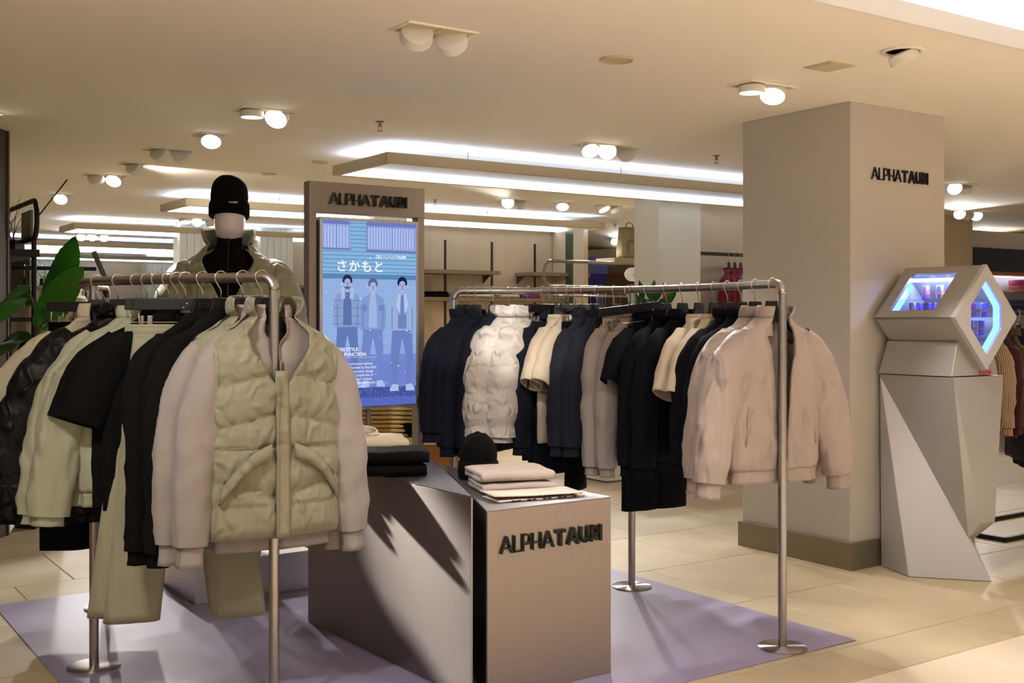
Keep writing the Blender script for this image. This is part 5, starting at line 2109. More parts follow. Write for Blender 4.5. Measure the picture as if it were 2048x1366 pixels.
        for (poly, b) in ((outer, ba), (inner, ba), (inner, bb), (outer, bb), (outer, ba)):
            rows.append([D(*at(poly, i, n), b) for i in range(n)])
        m.grid(rows, True)
    m = MB()
    ring(m, [(0, r * 1.01), (r * 1.01, 0), (0, -r * 1.01), (-r * 1.01, 0)], hexa, b0 - 0.028, b0)
    m.build('door_frame', M_KIOSKW, t)
    m = MB()
    ring(m, hexa, [(x * .90, y * .93) for x, y in hexa], b0 - 0.012, b0 + 0.02)
    m.build('window_light', E_BLUE, t)
    m = MB()
    q = [(x * 0.98, y * 0.98) for x, y in hexa]
    m.add([D(x, y, b0 - 0.016) for x, y in q] + [D(x, y, b0 - 0.013) for x, y in q], [tuple(range(6)), tuple(range(11, 5, -1))] + [(i, (i + 1) % 6, 6 + (i + 1) % 6, 6 + i) for i in range(6)])
    m.build('door_pane', M_GLASS, t)
    # red wordmark and gold emblem on the neck front
    red = pm('red_paint', (206, 32, 32), 0.5)
    gold = pm('gold_paint', (226, 150, 40), 0.5)
    me = text_mesh('Red Bull', 0.034, 0.0004, 0.0012)
    place_text('red_lettering', me, red, t, XZ(0.262, 0.0105, 1.170))
    m = MB()
    m.prism([(0.012 * math.cos(R(a)), 0.012 * math.sin(R(a))) for a in range(0, 360, 30)], 0, 0.001, XZ(0.335, 0.0135, 1.232))
    m.build('gold_sun', gold, t)
    for s in (-1, 1):
        m = MB()
        m.prism([(s * .006, -.004), (s * .012, .004), (s * .022, .006), (s * .036, .000), (s * .034, -.012), (s * .028, -.006), (s * .018, -.006), (s * .012, -.012)], 0, 0.001, XZ(0.335, 0.0130, 1.224))
        m.build('bull_emblem', red, t)
    # shelves of clear acrylic and cans on them
    cans = [pm('can_violet', (136, 104, 206), 0.3, 0.4), pm('can_blue', (84, 90, 214), 0.3, 0.4), pm('can_silver', (176, 178, 214), 0.25, 0.8)]
    orange = pm('can_orange', (226, 120, 90), 0.4)
    shelf_z = [-0.20, -0.105, 0.0, 0.105]
    n = 0
    base = W(5.63, 3.85)
    proto = {}
    for si, z in enumerate(shelf_z):
        half = r - abs(z) - 0.05 if z >= 0 else r - abs(z) - 0.045
        half = min(half, r - abs(z + 0.1) - 0.035) if z >= 0 else half
        if half < 0.05:
            half = 0.06
        m = MB()
        m.box(ca - 5.63 - half, b0 - 3.85 + 0.02, cz + z - 0.004, ca - 5.63 + half, b1 - 3.85 - 0.03, cz + z)
        m.build('acrylic_shelf', M_CLEAR, t)
        per = max(1, int((2 * half) / 0.064))
        for bi in range(4):
            for ai in range(per):
                a = ca + (ai - (per - 1) / 2) * 0.064
                b = b0 + 0.075 + bi * 0.10
                ci = (ai * 2 + si + bi) % 3
                if ci not in proto:
                    c = thing('drink_can', 'x', 'can', (0, 0, 0), ANG, 'cans in the drinks cooler')
                    mm = MB()
                    mm.lathe([(0.019, 0), (0.024, 0.006), (0.024, 0.076), (0.020, 0.083)], 20)
                    mm.build('can_wall', cans[ci], c, auto=True)
                    mm = MB()
                    mm.lathe([(0.0205, 0.083), (0.0205, 0.0855), (0.017, 0.0845)], 20)
                    mm.build('lid', M_ALU, c, auto=True)
                    mm = MB()
                    mm.lathe([(0.0243, 0.030), (0.0243, 0.044)], 20)
                    mm.build('label_band', orange, c)
                    proto[ci] = c
                    c0 = c
                else:
                    c0 = dup(proto[ci])
                p = W(a, b, cz + z + 0.0005)
                c0.location = p
                c0['label'] = '%s drink can, %s shelf up, %s row back, %s from left' % (('violet', 'deep blue', 'silver')[ci], ORD[si], ORD[bi], ORD[ai])
                n += 1
    d = bpy.data.lights.new('cooler_glow', 'AREA')
    d.energy = 9.0
    d.color = (0.55, 0.70, 1.0)
    d.shape = 'RECTANGLE'
    d.size, d.size_y = 0.40, 0.10
    o = bpy.data.objects.new('cooler_glow', d)
    C.objects.link(o)
    o.location = W(ca, (b0 + b1) / 2, cz + 0.235)
    o.rotation_euler = (0, 0, ANG + R(90))


cooler()


# ------------------------------------------------------------------ planting and gondola at the left
def px(u, v, Y):
    return Vector(((u - 1024) / F * Y, Y, CH + (HZ - v) / F * Y))


def leaf(parent, pts, width, face=(0.2, -1, 0.25), mat=None, name='leaf', tipw=0.0, fold=0.25):
    """blade along pts (world minus parent location) with a raised midrib"""
    P = catmull(pts, 10)
    n = len(P)
    rows = []
    fv = Vector(face).normalized()
    for i, p in enumerate(P):
        f = i / (n - 1)
        t = (P[min(i + 1, n - 1)] - P[max(i - 1, 0)]).normalized()
        side = t.cross(fv).normalized()
        w = width * (math.sin(PI * (0.06 + 0.94 * f) ** 0.85)) ** 0.75 if 0 < f < 1 else width * 0.03
        row = []
        for j in range(9):
            g = -1 + j / 4
            rip = 0.012 * nz(g * 3, f * 14, width * 30) * abs(g) + 0.004 * math.sin(f * 60 + abs(g) * 8) * abs(g)
            row.append(p + side * g * w - fv * (fold * w * (abs(g) ** 1.5)) + fv * rip)
        rows.append(row)
    m = MB()
    m.grid(rows)
    lf = m.build(name, mat or M_LEAF, parent, smooth=True)
    m = MB()
    m.tube([p + fv * 0.003 for p in P], 0.004, 6, radii=[0.005 * (1 - 0.8 * i / (n - 1)) for i in range(n)])
    m.build('midrib', M_STEM, lf, smooth=True)
    return lf


def left_side():
    # brown pillar at the picture edge
    m = MB()
    m.box(-3.90, 7.35, 0, -3.475, 7.75, CEIL - 0.002)
    m.box(-3.50, 7.74, 0, -3.468, 7.77, CEIL - 0.002)
    o = m.build('trim_1', M_BROWN, None)
    o['kind'] = 'structure'
    # banana plant
    base = px(62, 900, 8.1)
    base.z = 0
    t = thing('banana_plant', 'large leaved green banana plant behind the left clothes rail', 'plant', base)

    def q(u, v, Y=6.7):
        return px(u, v, Y) - base
    leaf(t, [q(96, 640), q(112, 580), q(136, 515, 6.55), q(151, 472, 6.5)], 0.088)
    leaf(t, [q(78, 660), q(105, 612), q(140, 565, 6.5), q(168, 534, 6.4)], 0.095, (0.35, -1, 0.15), M_LEAFL)
    leaf(t, [q(62, 585), q(40, 592), q(10, 612, 6.5), q(-30, 660, 6.45)], 0.085, (0.0, -1, 0.5))
    leaf(t, [q(60, 690), q(35, 680), q(5, 690, 6.5), q(-30, 715, 6.45)], 0.075, (0.0, -1, 0.5), M_LEAFD)
    leaf(t, [q(62, 760), q(40, 745), q(15, 760, 6.5), q(-10, 830, 6.45)], 0.09, (0.1, -1, 0.3), M_LEAFD)
    leaf(t, [q(70, 780), q(50, 800), q(30, 850, 6.5), q(14, 920, 6.45)], 0.08, (0.2, -1, 0.1), M_LEAFD)
    for pts in (([q(66, 1000), q(70, 760), q(76, 660)]), ([q(64, 1000), q(72, 700), q(96, 640)]), ([q(62, 1000), q(74, 680), q(66, 610), q(56, 585)]), ([q(62, 1000), q(66, 800), q(60, 690)])):
        m = MB()
        pts = [Vector((0, 0, 0.32))] + pts[1:]
        m.tube(catmull(pts, 8), 0.008, 8)
        m.build('stalk', M_STEM, t, smooth=True)
    m = MB()
    m.lathe([(0.0, 0.002), (0.11, 0.002), (0.14, 0.34), (0.13, 0.35), (0.12, 0.33), (0.0, 0.32)][::-1], 36)
    m.build('pot', M_BLACKM, t, auto=True)
    # gondola frame seen end on, running into the shop
    g0 = px(74, 430, 7.9)
    g0.z = 0
    t = thing('gondola_rack', 'dark rounded tube gondola with a small sign plate at the left edge', 'display rack', g0, ANG)
    L = 1.15
    lo, hi = 2.06, 2.33
    loop = []
    for a in range(-90, 91, 15):
        loop.append((0, 0.10 - 0.10 * math.cos(R(a)), (lo + hi) / 2 + (hi - lo) / 2 * math.sin(R(a))))
    for a in range(90, 271, 15):
        loop.append((0, L - 0.10 - 0.10 * math.cos(R(a)), (lo + hi) / 2 + (hi - lo) / 2 * math.sin(R(a))))
    loop.append(loop[0])
    m = MB()
    m.tube(loop, 0.018, 12)
    m.build('top_loop', M_BLACKM, t, smooth=True)
    for (y, z) in ((0.10, lo), (L - 0.1, lo)):
        m = MB()
        m.tube([(0, y, 0.0), (0, y, z)], 0.018, 12)
        m.build('post', M_BLACKM, t, auto=True)
    m = MB()
    m.tube([(-0.20, 0.45, 0), (-0.20, 0.45, lo - 0.08)], 0.016, 12)
    m.build('post', M_BLACKM, t, auto=True)
    m = MB()
    m.box(-0.28, 0.06, lo - 0.13, 0.03, L, lo - 0.08)
    m.build('upper_shelf', M_BLACKM, t)
    m = MB()
    m.box(-0.34, 0.10, 1.47, 0.0, L, 1.50)
    m.build('middle_shelf', M_BLACKM, t)
    m = MB()
    m.box(-0.01, 0.18, lo + 0.02, 0.012, 0.50, hi - 0.06)
    m.build('sign_plate', pm('plate_grey', (120, 116, 106), 0.4, 0.3), t, bevel=0.004)
    m = MB()
    m.tube([(0.0, 0.0, 2.2), (0.18, -0.10, 2.47)], 0.005, 6)
    m.build('brace', M_BLACKM, t)
    for k in range(2):
        fold_stack('folded_trousers', 'rust brown folded cloth on the dark gondola shelf, %s one' % ('lower' if k == 0 else 'upper'), 'folded clothes', g0.x - 0.50, g0.y + 0.30, 1.502 + 0.05 * k, R(30),
                   pm('rust_cloth_%d' % k, (150, 96, 78), 0.9), 0.32, 0.26, 3, 0.048, 'rust folded cloth', 300 + k)
    # grass on top shelf
    gp = Vector((g0.x - 0.42, g0.y + 0.32, lo - 0.08))
    t = thing('grass_plant', 'spiky grass plant on top of the dark gondola', 'plant', gp)
    random.seed(3)
    m = MB()
    for i in range(46):
        a = random.uniform(0, 2 * PI)
        h = random.uniform(0.18, 0.42)
        o = random.uniform(0.05, 0.22)
        sx, sy = random.uniform(-.12, .12), random.uniform(-.05, .05)
        pts = [Vector((sx, sy, 0.06)), Vector((sx + o * 0.3 * math.cos(a), sy + o * 0.3 * math.sin(a), h * 0.6)), Vector((sx + o * math.cos(a), sy + o * math.sin(a), h))]
        P = catmull(pts, 4)
        m.tube(P, 0.003, 4, radii=[0.004 * (1 - .85 * j / (len(P) - 1)) for j in range(len(P))])
    o = m.build('foliage', M_LEAFD, t)
    o['kind'] = 'stuff'
    m = MB()
    m.prism([(-.16, -.08), (.16, -.08), (.16, .08), (-.16, .08)], 0.001, 0.08)
    m.build('planter', M_BLACKM, t)
    # hanging plant foliage below
    gp2 = px(108, 590, 9.4)
    t = thing('grass_plant', 'spiky grass plant lower down, behind the banana leaves', 'plant', (gp2.x, gp2.y, 0))
    m = MB()
    for i in range(60):
        a = random.uniform(0, 2 * PI)
        h = random.uniform(1.6, 2.05)
        o = random.uniform(0.10, 0.34)
        pts = [Vector((0, 0, 1.42)), Vector((o * 0.4 * math.cos(a), o * 0.4 * math.sin(a), 1.42 + (h - 1.42) * 0.75)), Vector((o * math.cos(a), o * math.sin(a), h))]
        P = catmull(pts, 4)
        m.tube(P, 0.003, 4, radii=[0.004 * (1 - .85 * j / (len(P) - 1)) for j in range(len(P))])
    o = m.build('foliage', M_LEAF, t)
    o['kind'] = 'stuff'
    m = MB()
    m.lathe([(0.0, 0.0), (0.12, 0.0), (0.14, 1.4), (0.12, 1.44), (0.0, 1.42)][::-1], 24)
    m.build('planter', M_BLACKM, t, auto=True)
    # pale garments on a wall arm behind the plant
    c0 = px(150, 535, 9.0)
    t = thing('hanging_arm', 'dark sloping display arm with hanging pale clothes behind the banana plant', 'display rack', (c0.x, c0.y, 0), R(20))
    m = MB()
    m.box(-0.50, -0.012, 1.875, 0.16, 0.012, 1.905)
    m.build('arm', M_BLACKM, t)
    m = MB()
    m.box(-0.02, -0.02, -0.10, 0.02, 0.02, 0.16, Matrix.Translation((0.20, 0, 1.88)) @ Matrix.Rotation(R(-22), 4, 'Y'))
    m.build('end_plate', pm('plate_dark', (92, 90, 88), 0.4, 0.4), t)
    m = MB()
    m.tube([(-0.5, 0, 0), (-0.5, 0, 1.9)], 0.016, 12)
    m.build('post', M_BLACKM, t, auto=True)
    for i in range(4):
        p = c0 + Vector((-0.36 + 0.11 * i, -0.10 + 0.06 * i, 0))
        rz = R(-58)
        h = hang(p.x, p.y, rz, '%s hanger from the left on the sloping arm behind the banana plant' % ORD[i], 'hangers on the sloping arm')
        h.location.z = 0.235
        g = top_garment('blouse', ('pale pink', 'ivory', 'cream', 'white')[i] + ' blouse behind the banana plant at left', 'shirt', p.x, p.y, rz,
                        [K_BLUSHF, K_TEE, K_CREAM, K_IVORYF][i], 'pale blouses behind the banana plant', hem=0.70, hw=0.22, hd=0.04, collar='crew', band=0, sleeve=SL(0.95, 0.27), seed=220 + i, rows=24, n=28)
        g.location.z = 0.235


left_side()


# ------------------------------------------------------------------ far fixtures
def shelf(name, label, a, b, z, L, d, th=0.045, mat=None, group=None):
    t = thing(name, label, 'shelf', W(a, b, z), ANG, group)
    m = MB()
    m.box(0, -d, 0, L, 0, th)
    m.build('board', mat or pm('shelf_bronze', (128, 112, 88), 0.5, 0.3), t)
    for x in (0.03, L - 0.03):
        m = MB()
        m.prism([(0, 0), (d * 0.5, 0), (0, -0.10)], -0.006, 0.006, Matrix.Translation((x, -0.001, 0)) @ Matrix.Rotation(R(90), 4, 'Z') @ Matrix.Rotation(R(90), 4, 'X') @ Matrix.Diagonal((-1, 1, 1, 1)))
        m.build('bracket', M_BROWN, t)
    return t


def back_fixtures():
    br = pm('shelf_bronze2', (140, 124, 100), 0.5, 0.3)
    shelf('wall_shelf', 'empty bronze wall shelf, left one high on the back wall', 6.72, 11.97, 2.03, 1.0, 0.36, mat=br, group='bronze wall shelves')
    shelf('wall_shelf', 'empty bronze wall shelf, right one high on the back wall', 8.18, 11.97, 2.03, 0.95, 0.36, mat=br, group='bronze wall shelves')
    shelf('wall_shelf', 'lower bronze shelf with folded clothes above the right rail', 6.62, 11.97, 1.70, 2.3, 0.36, mat=br, group='bronze wall shelves')
    zz = 1.7455
    cols = [('black folded shirt on the lower wall shelf, leftmost', K_BLKT, 6.85), ('white folded shirt on the lower wall shelf, left pile', K_TEE, 7.22), ('white folded shirt on the lower wall shelf, middle pile', M_WHITE, 7.50),
            ('pale folded shirt on the lower wall shelf, right of the middle', K_IVORYF, 7.88), ('purple folded shirt with an orange print on the lower wall shelf', pm('purple_cloth', (150, 60, 140), 0.9, var=0.6, vscale=30), 8.2)]
    for i, (l, mt, a) in enumerate(cols):
        p = W(a, 11.78, zz)
        fold_stack('folded_shirt', l, 'folded clothes', p.x, p.y, zz, ANG, mt, 0.27, 0.28, 3, 0.07, 'folded shirts on the lower wall shelf', 230 + i)
    # wall three
    shelf('wall_shelf', 'bronze wall shelf right of the mannequin, upper one', 6.65, 15.74, 1.93, 1.1, 0.36, mat=br, group='bronze wall shelves by the mannequin')
    shelf('wall_shelf', 'bronze wall shelf right of the mannequin, lower one', 6.65, 15.74, 1.76, 1.1, 0.36, mat=br, group='bronze wall shelves by the mannequin')
    for i in range(3):
        p = W(6.95 + 0.09 * i, 15.36)
        h = hang(p.x, p.y, R(-20), '%s dark hanger from the left beside the mannequin, far back' % ORD[i], 'hangers right of the mannequin')
        h.location.z = 0.09
        g = top_garment('jacket', 'black jacket hanging right of the mannequin, %s' % ('left', 'middle', 'right')[i], 'jacket', p.x, p.y, R(-20), K_BLKT, 'black jackets right of the mannequin', hem=0.8, hw=0.24, hd=0.04, collar='crew',
                        gap=[(1.535, 0.4), (1.4, 0.05)], sleeve=SL(0.9, 0.29), seed=240 + i, rows=20, n=24)
        g.location.z = 0.09
    # far shelves at the left
    shelf('wall_shelf', 'long far shelf with dark folded clothes left of the mannequin', 5.5, 23.3, 1.62, 1.2, 0.36, mat=br)
    for i, c in enumerate(((70, 66, 62), (150, 50, 60), (110, 40, 56))):
        p = W(5.7 + 0.35 * i, 23.1, 1.666)
        fold_stack('folded_shirt', ('grey', 'red', 'wine red')[i] + ' folded shirt on the far shelf left of the mannequin', 'folded clothes', p.x, p.y, 1.666, ANG, pm('far_cloth_%d' % i, c, 0.9), 0.3, 0.28, 3, 0.09, 'folded shirts on the far shelf', 250 + i)

    # gondola with rounded loop behind the right rail
    p0 = W(6.73, 9.33)
    t = thing('gondola_rack', 'steel gondola with a rounded loop top behind the right rail', 'display rack', p0, ANG)
    L = 1.6
    lo, hi = 1.82, 2.08
    loop = []
    for a in range(90, 271, 15):
        loop.append((0.10 + 0.10 * math.cos(R(a)), 0, (lo + hi) / 2 + (hi - lo) / 2 * math.sin(R(a))))
    for a in range(-90, 91, 15):
        loop.append((L - 0.10 + 0.10 * math.cos(R(a)), 0, (lo + hi) / 2 + (hi - lo) / 2 * math.sin(R(a))))
    loop.append(loop[0])
    m = MB()
    m.tube(loop, 0.017, 12)
    gm = pm('gondola_bronze', (132, 120, 102), 0.4, 0.7)
    m.build('top_loop', gm, t, smooth=True)
    for x in (0.12, L - 0.12):
        m = MB()
        m.tube([(x, 0, 0), (x, 0, lo)], 0.016, 12)
        m.build('post', gm, t, auto=True)
    m = MB()
    m.tube([(0.02, -0.16, 1.72), (L - 0.02, -0.16, 1.72)], 0.011, 10)
    m.build('hang_bar', gm, t, auto=True)
    for x in (0.12, L - 0.12):
        m = MB()
        m.tube([(x, -0.16, 1.72), (x, 0, 1.72)], 0.009, 8)
        m.build('bracket', gm, t)
    m = MB()
    m.box(0.92, -0.02, 2.085, L + 0.25, 0.30, 2.14)
    m.build('top_shelf', pm('shelf_stone', (132, 122, 96), 0.6), t)
    for x in (-0.02, L - 0.28):
        m = MB()
        m.box(x, -0.32, 0.001, x + 0.30, 0.16, 0.05)
        m.build('foot', gm, t)
    rz = ANG + R(62)
    for i in range(13):
        q = W(6.73 + 0.08 + 0.1 * i, 9.33 - 0.16)
        h = hang(q.x, q.y, rz, '%s hanger from the left on the gondola behind the right rail' % ORD[i], 'hangers on the gondola behind the right rail')
        h.location.z = 0.066
    for i in range(6):
        q = W(6.73 + 0.16 + 0.2 * i, 9.33 - 0.16)
        g = top_garment('shirt', ('grey', 'white', 'green', 'black', 'sand', 'navy')[i] + ' shirt on the gondola behind the right rail', 'shirt', q.x, q.y, rz,
                        [K_SLATE, K_TEE, pm('green_shirt', (70, 150, 60), 0.9), K_BLKT, K_CREAM, K_NAVY][i], 'shirts on the gondola behind the right rail', hem=0.95, hw=0.23, hd=0.035, collar='crew', band=0,
                        sleeve=SHORT(1.2, 0.3), seed=260 + i, rows=20, n=24)
        g.location.z = 0.066
    # brown bag on the stone shelf
    q = W(7.98, 9.46, 2.141)
    t = thing('canvas_bag', 'olive brown canvas bag on the gondola shelf beside the far column', 'bag', q, ANG)
    bag = pm('bag_canvas', (128, 116, 92), 0.8, var=0.15, vscale=14, bump=0.2, bscale=40)
    m = MB()
    rows = []
    for i in range(10):
        f = i / 9
        w = 0.13 * (1 - 0.16 * f) * (0.92 if i == 0 else 1)
        d = 0.085 * (1 - 0.3 * f) * (0.92 if i == 0 else 1)
        w *= 1.15
        rows.append([Vector((w * S(math.cos(2 * PI * j / 28), .5) + 0.006 * nz(j * .5, f * 4, 1), d * S(math.sin(2 * PI * j / 28), .5) + 0.006 * nz(j * .5, f * 4, 5), 0.002 + 0.34 * f)) for j in range(28)])
    m.grid(rows, True)
    m.f.append(tuple(range(28)))
    m.f.append(tuple(9 * 28 + j for j in range(28)))
    m.build('bag_body', bag, t, smooth=True)
    m = MB()
    rows = [[Vector((-0.085 + 0.17 * j / 6, -0.094 - 0.012 * math.sin(PI * j / 6) * math.sin(PI * i / 6), 0.05 + 0.13 * i / 6)) for j in range(7)] for i in range(7)]
    m.grid(rows)
    m.build('front_pocket', bag, t, smooth=True, solid=0.01)
    m = MB()
    m.tube([(-0.05, 0, 0.34), (-0.045, 0, 0.38), (0, 0, 0.40), (0.045, 0, 0.38), (0.05, 0, 0.34)], 0.007, 8)
    m.build('handle', bag, t, smooth=True)
    # white oval sign reading LE... half hidden by the far column
    c = px(1276, 549, 11.8)
    t = thing('oval_sign', 'white rounded hanging sign beginning LE, half behind the far column', 'sign', (c.x, c.y, c.z), 0)
    m = MB()
    w, hh = 0.14, 0.072
    poly = [(w - hh + hh * math.cos(R(a)), hh * math.sin(R(a))) for a in range(-90, 91, 15)] + [(-w + hh + hh * math.cos(R(a)), hh * math.sin(R(a))) for a in range(90, 271, 15)]
    m.prism(poly, -0.01, 0.01, Matrix.Rotation(R(90), 4, 'X'))
    m.build('sign_board', M_WHITE, t)
    me = text_mesh('LE', 0.05, 0.001, 0.0, 'LEFT')
    place_text('sign_lettering', me, pm('sign_grey', (110, 100, 92), 0.7), t, XZ(-0.055, -0.012, -0.017))
    m = MB()
    m.tube([(0, 0, hh), (0, 0, CEIL - c.z)], 0.004, 6)
    m.build('hanging_rod', M_BASE, t)
    # blue panel and dark figure-like roll far behind
    c = px(1194, 560, 18.0)
    t = thing('blue_panel', 'deep blue display panel far behind the right rail', 'display panel', (c.x, c.y, 0), R(10))
    m = MB()
    m.box(-0.19, 0, 0, 0.15, 0.06, 2.46)
    m.build('panel_board', pm('deep_blue', (34, 20, 120), 0.6), t)
    m = MB()
    m.box(-0.19, -0.01, 2.20, 0.17, 0.0, 2.47)
    m.build('header_band', pm('mid_blue', (84, 92, 168), 0.6), t)
    m = MB()
    m.tube([(0.03, -0.10, 0), (0.03, -0.10, 2.02)], 0.05, 14)
    m.build('roll', pm('roll_grey', (92, 96, 120), 0.6), t, auto=True)
    # potted plant with orange bloom behind the right rail
    c = px(1290, 640, 10.75)
    t = thing('potted_plant', 'green leafy plant with one orange leaf behind the right rail', 'plant', (c.x, c.y, 0))
    random.seed(12)
    for i, (u, v, du, dv) in enumerate(((1270, 590, -8, -12), (1282, 575, -4, -16), (1296, 582, -14, -14), (1306, 574, 3, -16), (1316, 586, 12, -10), (1330, 578, -3, -16), (1338, 590, 12, -12), (1264, 606, -14, -6), (1324, 600, 15, -6), (1300, 602, -12, -4), (1346, 584, 8, -12), (1286, 600, -10, -10))):
        b = px(u - du, v - dv + 10, 10.75) - Vector((c.x, c.y, 0))
        e = px(u + du * 0.9, v + dv * 0.9, 10.7) - Vector((c.x, c.y, 0))
        leaf(t, [b, (b + e) / 2 + Vector((0, -0.02, 0.01)), e], 0.030, (random.uniform(-.4, .4), -1, .3), pm('leaf_orange', (206, 110, 40), 0.5) if i == 5 else M_LEAFD if i % 3 else M_LEAF)
    for u in (1276, 1300, 1320, 1336):
        m = MB()
        b = px(u, 600, 10.75) - Vector((c.x, c.y, 0))
        m.tube([Vector((0, 0, 1.36)), Vector((b.x * 0.5, b.y * .5, 1.45)), b], 0.005, 6)
        m.build('stalk', M_STEM, t)
    m = MB()
    m.lathe([(0.0, 1.1815), (0.09, 1.1815), (0.12, 1.38), (0.10, 1.39), (0.0, 1.36)][::-1], 28)
    m.build('pot', M_BLACKM, t, auto=True)
    # rail with red and denim clothes on the right bay wall
    t = thing('wall_rail', 'bronze wall rail with burgundy and denim clothes left of the big column', 'clothes rail', W(7.86, 8.615, 2.13), ANG)
    m = MB()
    m.box(0.0, -0.30, 0, 1.6, -0.275, 0.035)
    m.build('bar', M_BROWN, t)
    m = MB()
    m.prism([(0, 0.05), (0.30, 0.035), (0.30, 0.0), (0, -0.14)], -0.006, 0.006, Matrix.Translation((0.012, -0.002, 0)) @ Matrix.Rotation(R(-90), 4, 'Z') @ Matrix.Rotation(R(90), 4, 'X'))
    m.build('bracket', M_BROWN, t)
    m = MB()
    m.prism([(0, 0.05), (0.30, 0.035), (0.30, 0.0), (0, -0.14)], -0.006, 0.006, Matrix.Translation((1.5, -0.002, 0)) @ Matrix.Rotation(R(-90), 4, 'Z') @ Matrix.Rotation(R(90), 4, 'X'))
    m.build('bracket', M_BROWN, t)
    items = [('burgundy top, leftmost on the wall rail', K_RED), ('burgundy top, second on the wall rail', K_RED), ('burgundy top, third on the wall rail', K_RED), ('light denim jacket on the wall rail', K_DENIM), ('floral blouse on the wall rail by the column', K_FLORAL)]
    for i, (l, mt) in enumerate(items):
        q = W(8.36 + 0.085 * i, 8.615 - 0.287)
        rz = ANG + R(34)
        h = hang(q.x, q.y, rz, 'dark hanger of the %s' % l.split(',')[0].split(' on ')[0] + (', %s' % l.split(',')[1].strip().split(' ')[0] if ',' in l else ' on the wall rail'), 'hangers on the wall rail')
        h.location.z = 0.492
        g = top_garment('top', l, 'shirt', q.x, q.y, rz, mt, None, hem=0.85, hw=0.22, hd=0.04, collar='crew' if i < 3 else 'polo', collar_h=0.05, band=0, gap=[(1.535, 0.4), (1.45, 0.02)],
                        sleeve=SL(0.95, 0.26), seed=270 + i, rows=24, n=28)
        g.location.z = 0.492
    # white podiums on the floor behind the right rail
    for i, (u, v, w, h) in enumerate(((1213, 966, 0.62, 1.18), (1378, 966, 0.8, 0.12))):
        c = gnd(u, v)
        a, b = AX * c.x + AY * c.y, -AY * c.x + AX * c.y
        t = thing('podium', ('tall' if i == 0 else 'low') + ' white podium on the floor seen below the navy clothes', 'podium', W(a, b, 0.0005), ANG)
        m = MB()
        m.box(0, 0, 0.012, w, 0.5, h)
        m.build('box', M_WHITE, t, bevel=0.004)
        m = MB()
        m.box(0.02, 0.02, 0, w - 0.02, 0.48, 0.012)
        m.build('recessed_base', M_BASE, t)
    # table with knitwear behind the totem
    c = px(640, 900, 7.75)
    tb = thing('display_table', 'pale topped oak display table with folded knitwear behind the screen totem', 'table', (c.x, c.y, 0), R(10))
    m = MB()
    m.box(-0.25, 0, 0.605, 1.05, 1.1, 0.65)
    m.build('tabletop', pm('table_top', (226, 208, 170), 0.6), tb, bevel=0.003)
    m = MB()
    m.box(-0.20, 0.12, 0.002, 0.98, 1.05, 0.605)
    m.build('cabinet', M_WOOD, tb)
    for i in range(3):
        m = MB()
        m.box(-0.19 + 0.395 * i, 0.105, 0.03, 0.19 + 0.395 * i, 0.12, 0.59)
        m.build('door', M_WOOD, tb, bevel=0.002)
        m = MB()
        m.lathe([(0.0, 0), (0.012, 0), (0.012, 0.012), (0, 0.014)][::-1], 12, m=Matrix.Translation((0.14 + 0.395 * i, 0.105, 0.40)) @ Matrix.Rotation(R(90), 4, 'X'))
        m.build('knob', M_BROWN, tb)
    M = Matrix.Translation((c.x, c.y, 0)) @ Matrix.Rotation(R(10), 4, 'Z')
    for i in range(8):
        q = M @ Vector((0.47 + 0.005 * (i % 2), 0.33, 0.652 + 0.031 * i))
        fold_stack('folded_knit', 'butter yellow folded knit in the tall pile, number %s from the table' % ('one', 'two', 'three', 'four', 'five', 'six', 'seven', 'eight')[i], 'folded clothes', q.x, q.y, q.z, R(8 + (i * 37) % 5), K_YEL, 0.42, 0.36, 2, 0.030,
                   'butter yellow knits', 310 + i, droop=0.03)
    for i in range(4):
        q = M @ Vector((-0.02, 0.26, 0.652 + 0.028 * i))
        fold_stack('folded_jeans', 'blue folded jeans under the black clothes, %s in the pile' % ('lowest', 'second', 'third', 'top')[i], 'folded clothes', q.x, q.y, q.z, R(16 + i * 3), K_JEAN, 0.30, 0.30, 2, 0.027, 'blue jeans pile', 320 + i)
    for i in range(4):
        q = M @ Vector((0.02, 0.30, 0.652 + 0.112 + 0.028 * i))
        fold_stack('folded_shirt', 'black folded top on the blue jeans, %s in the pile' % ('lowest', 'second', 'third', 'top')[i], 'folded clothes', q.x, q.y, q.z, R(10 + i * 6), K_BLKP, 0.34, 0.28, 2, 0.027, 'black tops on the jeans', 330 + i)
    q = M @ Vector((0.83, 0.22, 0.651))
    t = thing('felt_hat', 'dusty pink felt hat on the table, seen under the navy clothes', 'hat', q, R(15))
    ft = pm('felt_pink', (190, 140, 112), 0.95)
    m = MB()
    m.lathe([(0.078, 0.008), (0.080, 0.04), (0.074, 0.085), (0.055, 0.105), (0.02, 0.108), (0.001, 0.100)], 36)
    m.build('crown', ft, t, smooth=True)
    m = MB()
    m.lathe([(0.070, 0.006), (0.145, 0.010), (0.150, 0.014), (0.145, 0.016), (0.075, 0.012)], 40)
    m.build('brim', ft, t, smooth=True)
    m = MB()
    m.lathe([(0.0795, 0.012), (0.0825, 0.014), (0.0825, 0.034), (0.0805, 0.036)], 36)
    m.build('ribbon', pm('felt_band', (140, 90, 70), 0.8), t, smooth=True)
    q = M @ Vector((0.66, 0.16, 0.651))
    sh = thing('shoe', 'black shoe on the table beside the yellow knits', 'shoe', q, R(70))
    m = MB()
    rows = []
